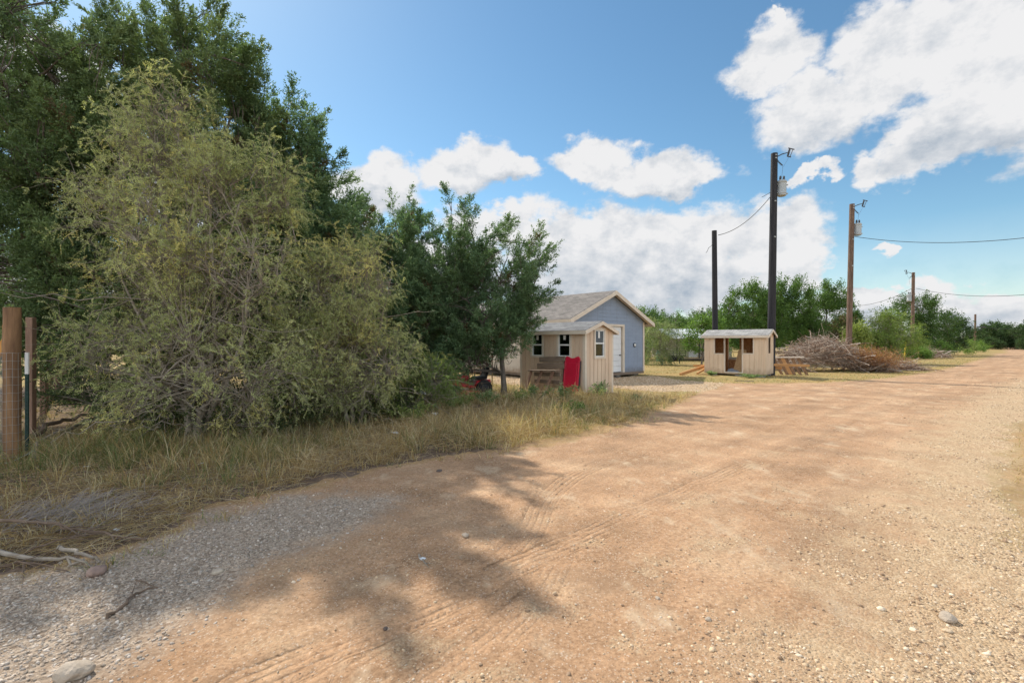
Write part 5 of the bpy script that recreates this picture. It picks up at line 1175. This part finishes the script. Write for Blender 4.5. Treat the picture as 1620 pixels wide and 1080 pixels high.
for i, (px_, Y, s) in enumerate([(1570, 112, .42), (1598, 116, .40), (1625, 108, .45), (1655, 112, .4)]):
    o = copy_tree(protos[i % 3]); x, y = XY(px_, Y); o.location = (x, y, -.2); o.scale = (s * 1.2, s * 1.2, s); o.name = 'shrub'; tag(o, 'low pale bush along the foot of the far tree line at the road end', 'shrub', 'bushes at the road end')

# ------------------------------------------------------------------ brush piles
def brush(name, label, cx, Y, wx, hz, n, seed, red=True, dpt=2.2):
    rng = np.random.default_rng(seed); x0, y0 = XY(cx, Y); t = thing(name, label, 'brush pile', (x0, y0, 0))
    u = rng.uniform(-1, 1, n); prof = (1 - np.abs(u) ** 1.8) * (.45 + 1.0 * fbm(u * 2.6 + seed, u * 0 + 3, 3)); d = rng.uniform(-1, 1, n)
    z = prof * hz * np.sqrt(np.clip(1 - d * d * .8, 0, 1)) * rng.uniform(.1, 1, n) ** .45
    C = np.stack([u * wx / 2, d * dpt / 2, z], 1)
    dr = nrm(np.stack([rng.normal(size=n), rng.normal(size=n) * .7, rng.normal(size=n) * .38 + .05 * 0], 1)); ln = rng.lognormal(math.log(.50), .5, n)
    A = C - dr * ln[:, None]; B = C + dr * ln[:, None] + np.stack([0 * u, 0 * u, rng.uniform(-.05, .18, n)], 1)
    A[:, 2] = np.maximum(A[:, 2], .01); B[:, 2] = np.maximum(B[:, 2], .01)
    Mid = (A + B) / 2 + rng.normal(size=A.shape) * .13 * ln[:, None] * 1.5; Mid[:, 2] = np.maximum(Mid[:, 2], .01)
    PP = bez(A, Mid, B, 6); PP[:, 1:-1] += rng.normal(size=(n, 4, 3)) * .02
    r = rng.lognormal(math.log(.011), .6, n); r = np.clip(r, .005, .045)
    V, Fq = tubes_np(PP, r[:, None] * np.linspace(1, .35, 6)[None], 4)
    pal = np.array([(.42, .34, .27), (.28, .20, .15), (.56, .47, .39), (.20, .13, .09), (.36, .23, .15)]); c = pal[rng.integers(0, 5, n)] * rng.uniform(.75, 1.2, (n, 1))
    np_mesh('branches', V, Fq, M['stick'], t, cols=np.repeat(c, 24, 0))
    # twiggy fans off the big ones
    k = rng.integers(0, n, n * 3); st = PP[k, rng.integers(2, 6, n * 3)]; e = st + rng.normal(size=st.shape) * np.array([.22, .2, .14]); e[:, 2] = np.maximum(e[:, 2], .005)
    V, Fq = tubes_np(bez(st, (st + e) / 2 + rng.normal(size=st.shape) * .03, e, 4), np.full((n * 3, 1), .0045) * np.linspace(1, .5, 4)[None], 3)
    np_mesh('twigs', V, Fq, M['stick'], t, cols=np.repeat(np.repeat(c, 3, 0) * .9, 12, 0))
    if red:
        m = 7000; q = rng.normal(size=(m, 3)) * np.array([.55, .5, .24]) + np.array([wx * .24, -1.0, hz * .5]); q[m // 2:] += np.array([.9, -.2, -.25]); q[:, 2] = np.clip(q[:, 2], .03, hz * .86)
        rc = np.array([(.36, .17, .08), (.28, .13, .07), (.42, .24, .12)])[rng.integers(0, 3, m)] * rng.uniform(.7, 1.2, (m, 1))
        V = leaves(q, nrm(rng.normal(size=(m, 3))), rng.uniform(.06, .16, m), rng.uniform(.012, .028, m), rng); np_mesh('dead_foliage', V, quadfaces(m), M['leaf'], t, cols=np.repeat(rc, 4, 0))
    return t
brush('brush_pile', 'long heap of bleached cut branches with rusty dead foliage below the brown utility pole', 1308, 27.6, 5.5, 1.85, 2600, 5, dpt=2.8)
brush('brush_pile', 'small dark heap of debris and sticks right of the pole at the bend', 1469, 50, 3.2, 1.1, 380, 6, red=False)
brush('brush_pile', 'low spread of loose reddish twigs trailing off the right end of the big heap', 1408, 28.6, 3.2, .34, 500, 7, red=False, dpt=1.6)

# ------------------------------------------------------------------ fallen branches, litter, red machine
def branch(pts_, r, label, mt='twig', forks=3, seed=0, nm='fallen_branch'):
    rg_ = np.random.default_rng(seed); P0 = [np.array([*G(*p[:2]), 0.0]) for p in pts_]
    for q, p in zip(P0, pts_): q[2] = h1(q[0], q[1]) + r + (p[2] if len(p) > 2 else 0)
    o = P0[0].copy(); sp = spline([tuple(p - o) for p in P0], 5); mb = MB(); sp = [tuple(np.array(p) + rg_.normal(size=3) * r * .6) for p in sp]
    mb.tube(sp, [r * (1 - .6 * i / len(sp)) for i in range(len(sp))], 7)
    for k in range(forks):
        i = rg_.integers(2, max(3, len(sp) - 1)); a = np.array(sp[i]); d = np.array(sp[min(i + 1, len(sp) - 1)]) - np.array(sp[i - 1]); d = d / np.linalg.norm(d); d = nrm(d + rg_.normal(size=3) * np.array([.7, .7, .15])); l = rg_.uniform(.12, .45)
        mb.tube([a, a + d * l * .5 + rg_.normal(size=3) * .015, a + d * l], [r * .5, r * .35, r * .15], 5)
    c = mb.build(nm, M[mt], smooth=True); c.location = o; return tag(c, label, 'branch')
M['twig_brown'] = mat('brown_branch', (.20, .14, .10), (.11, .075, .05), scale=8, bump=.3)
branch([(-30, 842, .1), (60, 848, .1), (140, 855, .07), (232, 858, .01)], .016, 'longest thin brown branch lying over the others at the lower left', 'twig_brown', 5, 1)
branch([(-20, 884, .03), (60, 893, .02), (130, 893, .01)], .020, 'bleached pale branch lowest in the heap at the left edge', 'twig', 2, 2)
branch([(92, 878, .05), (130, 886, .03), (160, 893, .0)], .017, 'short stout grey stick at the right end of the branch heap', 'twig', 0, 3)
branch([(15, 888, .0), (90, 872, .08), (190, 850, .06)], .009, 'thin curved dry stem rising across the branch heap', 'twig_brown', 3, 4)
branch([(-20, 905, .0), (40, 898, .03), (110, 905, .0)], .011, 'dark twig below the bleached branch at the left edge', 'twig_brown', 4, 5)
branch([(165, 978), (195, 960), (215, 940), (247, 929)], .011, 'curved brown twig lying alone on the grey gravel', 'twig_brown', 1, 6)
branch([(215, 917), (235, 922), (250, 927)], .006, 'tiny straight twig just above the curved one on the gravel', 'twig_brown', 0, 7)
branch([(62, 708, .05), (130, 680, .1), (190, 668, .15), (250, 640, .25)], .035, 'grey log slanting up under the big olive shrub', 'twig', 3, 8)
branch([(52, 700, .1), (100, 684, .15), (170, 676, .2)], .045, 'dark rotting log lying behind the metal stake', 'twig_brown', 3, 9)
branch([(178, 704, 0), (184, 690, .2), (192, 672, .4)], .022, 'bleached upright stub under the olive shrub', 'twig', 1, 10)
rngb = np.random.default_rng(77)
def leaflitter():
    n = 2600; x = rngb.uniform(-9, -2.2, n); y = rngb.uniform(3.2, 14, n); k = ~inpoly(x, y, road_poly); x, y = x[k], y[k]; n = len(x)
    a = rngb.uniform(0, 6.28, n); l = rngb.uniform(.03, .22, n); A = np.stack([x, y, height(x, y) + .012], 1); B = A + np.stack([np.cos(a) * l, np.sin(a) * l, rngb.uniform(0, .05, n)], 1)
    V, Fq = tubes_np(bez(A, (A + B) / 2 + rngb.normal(size=A.shape) * .012, B, 4), np.full((n, 1), .0028) * np.linspace(1.2, .5, 4)[None], 3)
    c = np.array([(.30, .24, .18), (.20, .14, .10), (.42, .37, .32)])[rngb.integers(0, 3, n)]
    o = np_mesh('twig_litter', V, Fq, M['stick'], cols=np.repeat(c, 12, 0)); tag(o, 'fine dry twigs littering the ground under the shrubs', 'twig litter', kind='stuff')
leaflitter()
def dead_tuft():
    n = 380; x0, y0 = G(110, 818); x = x0 + rngb.normal(size=n) * .28; y = y0 + rngb.normal(size=n) * .2; a = rngb.normal(size=n) * 1.1 + .5; l = rngb.uniform(.08, .35, n)
    A = np.stack([x, y, height(x, y) + .02], 1); B = A + np.stack([np.cos(a) * l, np.sin(a) * l, rngb.uniform(.0, .16, n)], 1)
    V, Fq = tubes_np(bez(A, (A + B) / 2 + rngb.normal(size=A.shape) * .02 + np.array([0, 0, .04]), B, 5), np.full((n, 1), .0024) * np.linspace(1.2, .4, 5)[None], 3)
    o = np_mesh('dead_bush', V - np.array([x0, y0, 0]), Fq, M['stick'], cols=np.tile(np.array([[.36, .31, .27]]), (len(V), 1))); o.location = (x0, y0, 0); tag(o, 'flattened grey dead bush above the fallen branches at the left', 'dead bush')
dead_tuft()
def litter(px, py, s, label, z=.01, seed=0):
    rg_ = np.random.default_rng(seed); X, Y = G(px, py); mb = MB(); n = 7
    ring = [(s * math.cos(a) * rg_.uniform(.6, 1.1), s * .7 * math.sin(a) * rg_.uniform(.6, 1.1), rg_.uniform(0, s * .5)) for a in np.linspace(0, 6.28, n, endpoint=False)]
    mb.add(ring + [(0, 0, s * .35)] + [(p[0] * .97, p[1] * .97, p[2] - .003) for p in ring] + [(0, 0, s * .35 - .003)], [(i, (i + 1) % n, n) for i in range(n)] + [(n + 1 + (i + 1) % n, n + 1 + i, 2 * n + 1) for i in range(n)] + [(i, n + 1 + i, n + 1 + (i + 1) % n, (i + 1) % n) for i in range(n)])
    o = mb.build('paper_scrap', M['litter_white']); o.location = (X, Y, h1(X, Y) + z); o.rotation_euler = (0, 0, rg_.uniform(0, 6)); tag(o, label, 'litter')
litter(186, 838, .05, 'crumpled white paper scrap at the grass edge lower left', seed=1)
litter(624, 698, .08, 'pale blue white scrap caught in the grass below the shrub', .12, 2)
litter(688, 672, .10, 'white scrap in the dry grass right of the shrub', .2, 3)
litter(138, 741, .05, 'small white scrap in the shaded grass right of the fence post', .02, 4)
litter(318, 739, .05, 'pale scrap in the green grass under the big olive shrub', .05, 5)
litter(668, 884, .035, 'pale splintered bark chip on the tan dirt mid foreground', .0, 6)
branch([(662, 878), (668, 886), (676, 890)], .008, 'small splintered pale wood chip beside the bark chip on the dirt', 'twig', 2, 12)

def mower():
    x, y = XY(736, 14.4); g = h1(x, y); t = thing('riding_mower', 'red lawn machine with black wheel half hidden by weeds under the cedar', 'lawn mower', (x, y, g), R(205))
    MB().prism([(-.05, -.22, .30), (.62, -.22, .28), (.66, -.22, .44), (.50, -.22, .60), (.05, -.22, .66), (-.05, -.22, .60)], (0, .44, 0)).build('hood', M['red_paint'], t, bevel=.03)
    MB().box(-.75, .0, -.24, .24, .26, .34).prism([(-.72, -.30, .34), (-.2, -.30, .34), (-.25, -.30, .47), (-.70, -.30, .50)], (0, .6, 0)).build('body', M['red_paint'], t, bevel=.02)
    MB().prism([(-.62, -.2, .505), (-.25, -.2, .505), (-.28, -.2, .57), (-.56, -.2, .60), (-.64, -.2, .86), (-.72, -.2, .85)], (0, .4, 0)).build('seat', M['rubber'], t, bevel=.02)
    s = MB().tube([(.05, 0, .62), (-.10, 0, .80)], .02, 8); s.build('steering_column', M['dark_metal'], t)
    w = MB(); w.tube([Vector((-.12, 0, .82)) + Vector((.6 * math.cos(a), 0, .8 * math.cos(a))) * .16 + Vector((0, math.sin(a), 0)) * .16 for a in np.linspace(0, 6.283, 17)], .014, 6); w.build('steering_wheel', M['rubber'], t)
    for (a, r_, yy) in ((-.48, .25, -.38), (-.48, .25, .24), (.42, .18, -.36), (.42, .18, .24)):
        wl = MB().lathe([(r_ * .5, 0), (r_ * .9, .0), (r_, .04), (r_, .11), (r_ * .9, .14), (r_ * .5, .14)], (a, yy, r_), 20, 'y').build('wheel', M['rubber'], t)
        MB().lathe([(r_ * .49, -.005), (r_ * .2, .02), (r_ * .2, .12), (r_ * .49, .145)], (a, yy, r_), 14, 'y').build('rim', M['dark_metal'], wl)
    MB().box(-.3, .3, -.46, .46, .10, .20).build('mowing_deck', M['red_paint'], t, bevel=.03)
mower()
o = MB().lathe([(.03, 0), (.14, .02), (.17, .28), (.15, .34), (.06, .36)], (0, 0, 0), 12).build('white_bucket', M['litter_white'], smooth=True); x, y = XY(667, 12.6); o.location = (x, y, .25); tag(o, 'white plastic bucket glimpsed behind the low green shrub', 'bucket')
# metal gate panel standing behind the cedar by the shed
def gate():
    x, y = XY(742, 17.0); t = thing('metal_gate', 'upright thin metal bar panel seen through the cedar left of the tan shed', 'gate', (x, y, 0), R(-20))
    for k in range(5): MB().tube([(k * .22, 0, 0), (k * .22, 0, 2.0 if k < 2 else 1.2)], .022, 6).build('bar', M['post_wood2'], t)
    MB().tube([(-.05, 0, .12), (.95, 0, .12)], .02, 6).build('rail', M['post_wood2'], t); MB().tube([(-.05, 0, 1.1), (.95, 0, 1.1)], .02, 6).build('rail', M['post_wood2'], t)
gate()

# ------------------------------------------------------------------ grasses
def blades(x, y, z, h, w, lean, az, rng, cols):
    """three segment grass blades"""
    n = len(x); B = np.stack([x, y, z - .01], 1); ld = np.stack([np.cos(az), np.sin(az), 0 * az], 1); sd_ = np.stack([-np.sin(az), np.cos(az), 0 * az], 1)
    tw = rng.uniform(0, 6.28, n); sd_ = nrm(sd_ * np.cos(tw)[:, None] + ld * np.sin(tw)[:, None])
    out = []
    for k, (t, wf) in enumerate(((0, 1), (.4, .9), (.75, .6), (1, .12))):
        c = B + ld * (lean * h * t ** 1.8)[:, None]; c[:, 2] += h * t * (1 - .35 * np.clip(lean, 0, 1.4) * t ** 1.5)
        out += [c - sd_ * (w * wf / 2)[:, None], c + sd_ * (w * wf / 2)[:, None]]
    V = np.stack(out, 1).reshape(-1, 3); b0 = (np.arange(n) * 8)[:, None]
    Fq = np.concatenate([b0 + np.array([k, k + 1, k + 3, k + 2]) for k in (0, 2, 4)], 0)
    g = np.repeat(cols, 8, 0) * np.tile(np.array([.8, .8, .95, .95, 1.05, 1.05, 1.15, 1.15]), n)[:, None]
    return V, Fq, np.clip(g, 0, 1)
def grass():
    rng = np.random.default_rng(31)
    DRY = np.array([(.52, .37, .17), (.62, .48, .27), (.44, .29, .13), (.66, .55, .38), (.36, .25, .15)]); GRN = np.array([(.16, .20, .075), (.22, .25, .10), (.13, .17, .06), (.30, .28, .13)])
    nt = 15000; k9 = rng.random(nt); Y = 3.2 * (16.5 / 3.2) ** k9; X = rng.uniform(-1.25, .52, nt) * Y
    ok = inpoly(X, Y, grass_poly) & (X > -12); dre = polydist(X, Y, road_poly + road_poly[:1])[0]
    n1 = fbm(X * .8 + 2, Y * .8, 3); n2 = fbm(X * 2.2 + 7, Y * 2.2 + 1, 3)
    shade = smooth(1.5, 4.0, (-X) * .75 + Y * .25 - 1.3)                              # green under the trees, dry in the open
    bare = smooth(3.2, 5.2, (-X * .8 + Y * .55) - 5.6 + (n1 - .5) * 2.5) * (X < -1.5)    # litter deep under the crowns
    ok &= rng.random(nt) > bare * .9
    nl = smooth(-1.9, -3.2, X) * smooth(7.2, 5.6, Y); ok &= (rng.random(nt) < (.1 + 1.25 * n2) * (1 - .72 * nl))
    ok &= ~((X > SH1[0][0] - 2.0) & (Y > 14.9))
    ok &= (dre > (n2 - .36) * 1.9) | (X > 2)
    ok |= (dre < .45) & (n1 > .55) & (rng.random(nt) < .12) & (Y < 12) & (X < 3.5)
    ok |= (dre < .22) & (rng.random(nt) < .10) & (Y < 12) & (X < 3.5)
    X, Y, n1, n2, shade, dre = X[ok], Y[ok], n1[ok], n2[ok], shade[ok], dre[ok]; inr = inpoly(X, Y, road_poly); nt = len(X); per = rng.integers(9, 26, nt)
    edge = smooth(0, .5, dre) * .55 + .45
    near_left = smooth(-2.4, -4.2, X) * smooth(6.4, 4.8, Y)
    H = rng.uniform(.12, .46, nt) * edge * (1 - .5 * near_left) * (.45 + .95 * n1) * (1 + .25 * shade * smooth(.5, 1.3, dre) - .2 * (X < -2)) * np.where(inr, .35, 1); Hm = np.where((X > -1.6) & (X < 3.2), 1.2, 1.0)
    H = H * Hm; idx = np.repeat(np.arange(nt), per); n = len(idx); sp = .05 + .05 * rng.random(n)
    a = rng.uniform(0, 6.28, n); rr_ = np.abs(rng.normal(size=n)) * sp; x = X[idx] + np.cos(a) * rr_; y = Y[idx] + np.sin(a) * rr_
    h = H[idx] * rng.uniform(.45, 1.25, n); w = rng.uniform(.0025, .0055, n) * (1 + Y[idx] * .06); lean = np.abs(rng.normal(size=n)) * .6 + .15 + (rng.random(n) < .3) * .7
    az = a + rng.normal(size=n) * .6
    green = (rng.random(nt) < np.clip(.06 + .85 * shade * smooth(.32, .55, n2) * (1 - near_left) + smooth(.62, .74, n1) * .35, 0, .8))
    c = np.where(green[idx][:, None], GRN[rng.integers(0, 4, n)], DRY[rng.integers(0, 5, n)]); mixk = (rng.random(n) < .25)[:, None]; c = np.where(mixk, DRY[rng.integers(0, 5, n)] * .8, c) * rng.uniform(.8, 1.15, (n, 1))
    z = height(x, y, False)
    for nm, k, lab in (('dry_grass', ~green[idx], 'tall tangled dry straw coloured grass along the road edge'), ('green_grass', green[idx], 'rough green grass tufts in the shade of the shrubs')):
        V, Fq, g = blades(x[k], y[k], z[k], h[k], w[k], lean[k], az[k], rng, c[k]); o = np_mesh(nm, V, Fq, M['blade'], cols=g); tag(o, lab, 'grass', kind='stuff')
    # fine curled straw between the tufts
    m = 22000; Y = 3.4 * (14 / 3.4) ** rng.random(m); X = rng.uniform(-1.2, .45, m) * Y; k = inpoly(X, Y, grass_poly); X, Y = X[k], Y[k]; m = len(X)
    a = rng.uniform(0, 6.28, m); l = rng.uniform(.1, .4, m); A = np.stack([X, Y, height(X, Y, False) + rng.uniform(.0, .22, m) * (X > -2.6) + .01], 1); B = A + np.stack([np.cos(a) * l, np.sin(a) * l, rng.normal(size=m) * .06 * (X > -2.6)], 1); B[:, 2] = np.maximum(B[:, 2], height(B[:, 0], B[:, 1], False) + .005)
    Mi = (A + B) / 2 + rng.normal(size=A.shape) * .05; Mi[:, 2] = np.abs(Mi[:, 2]) + .02
    V, Fq = tubes_np(bez(A, Mi, B, 5), (np.full((m, 1), .0014) * (1 + Y[:, None] * .08)) * np.linspace(1.2, .6, 5)[None], 3)
    o = np_mesh('straw', V, Fq, M['blade'], cols=np.repeat(DRY[rng.integers(0, 5, m)] * .95, 15, 0)); tag(o, 'loose curled dead stems matted between the grass tufts', 'straw', kind='stuff')
    # short mown grass of the field and the right verge
    m = 150000; Y = 5.5 * (60 / 5.5) ** rng.random(m); X = rng.uniform(-.3, 1.25, m) * Y; inr = inpoly(X, Y, road_poly); ind = inpoly(X, Y, drive_poly); nn = fbm(X * .5, Y * .5, 3)
    k = ~inr & ~ind & ((Y > 15) | (X > 5)) & (nn > .42) & ((Y > 15) | (rng.random(m) < .22)) & ~inpoly(X, Y, [(1.0, 20), (7, 24.6), (1, 31), (-5, 26.5)]) & ~inpoly(X, Y, [(9.5, 23.6), (11.5, 22), (12.5, 23.1), (10.4, 24.8)]) & ~((X < 4.2) & (Y < 17.5)); X, Y, nn = X[k], Y[k], nn[k]; m = len(X)
    c = np.where(((rng.random(m) < .12 + (nn - .5) * 2) & (Y > 14))[:, None], GRN[rng.integers(0, 4, m)] * 1.3, DRY[rng.integers(0, 5, m)] * .85)
    V, Fq, g = blades(X, Y, height(X, Y, False), rng.uniform(.03, .10, m), rng.uniform(.0025, .006, m) * (1 + Y * .12), rng.uniform(.3, 1.2, m), rng.uniform(0, 6.28, m), rng, c)
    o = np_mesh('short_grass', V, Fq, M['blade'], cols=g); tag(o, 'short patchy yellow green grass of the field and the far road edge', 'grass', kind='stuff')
    print('blades', n, m)
grass()
def weed(px, Y, h, r, label, pal, seed, leaf=.06, lw=.028):
    rng = np.random.default_rng(seed); x, y = XY(px, Y); t = thing('weed', label, 'weed', (x, y, h1(x, y))); ns = 14
    E = np.stack([rng.normal(size=ns) * r * .6, rng.normal(size=ns) * r * .6, h * rng.uniform(.6, 1.05, ns)], 1); A = E * np.array([.1, .1, 0]); Mi = (A + E) / 2; Mi[:, 2] += .05
    S_ = bez(A, Mi, E, 8); V, Fq = tubes_np(S_, np.full((ns, 1), .005) * np.linspace(1.2, .5, 8)[None], 4); np_mesh('stem', V, Fq, M['leaf'], t, cols=np.tile(np.array([[.16, .19, .08]]), (len(V), 1)))
    k = 60; q = S_[np.repeat(np.arange(ns), k), rng.integers(2, 8, ns * k)]; d = nrm(rng.normal(size=q.shape) * np.array([1, 1, .4]) + np.array([0, 0, .25])); c = q + d * rng.uniform(.02, .09, (ns * k, 1))
    pc = np.array(pal)[rng.integers(0, len(pal), ns * k)] * rng.uniform(.8, 1.2, (ns * k, 1))
    np_mesh('leaves', leaves(c, d, leaf * rng.uniform(.6, 1.2, ns * k), lw * rng.uniform(.7, 1.2, ns * k), rng), quadfaces(ns * k), M['leaf'], t, cols=np.repeat(pc, 4, 0))
WG = [(.14, .22, .08), (.22, .30, .13), (.30, .36, .20)]
for a in [(948, 13.7, .50, .34, 'leafy grey green weed at the near right corner of the tan shed', WG, 1), (893, 12.9, .48, .34, 'pale leafy weed in front of the red panel', WG, 2), (845, 13.3, .42, .28, 'green weed clump in front of the splayed wooden legs', WG, 3), (770, 12.0, .38, .3, 'sparse green weed in the dry grass below the cedar', WG, 4),
          (725, 11.2, .45, .35, 'yellowish green weed at the right end of the low shrub', [(.2, .26, .08), (.3, .33, .12)], 5), (905, 10.6, .30, .26, 'small bright green weed patch in the dry grass left of the road', [(.12, .22, .05), (.18, .28, .07)], 6), (1003, 13.2, .16, .2, 'tiny green weed in the shadow right of the tan shed', WG, 7),
          (655, 9.2, .45, .3, 'tall pale weed rising from grass below the low shrub', [(.2, .26, .08), (.3, .33, .12)], 8), (1188, 21.6, .16, .4, 'low green weeds at the foot of the unfinished shed front', WG, 9), (1125, 23.1, .2, .3, 'small weeds growing at the left corner of the unfinished shed', WG, 10), (820, 12.4, .35, .3, 'yellow green weed between the cedar trunk and the tan shed', [(.2, .26, .08), (.3, .33, .12)], 11)]: weed(*a)
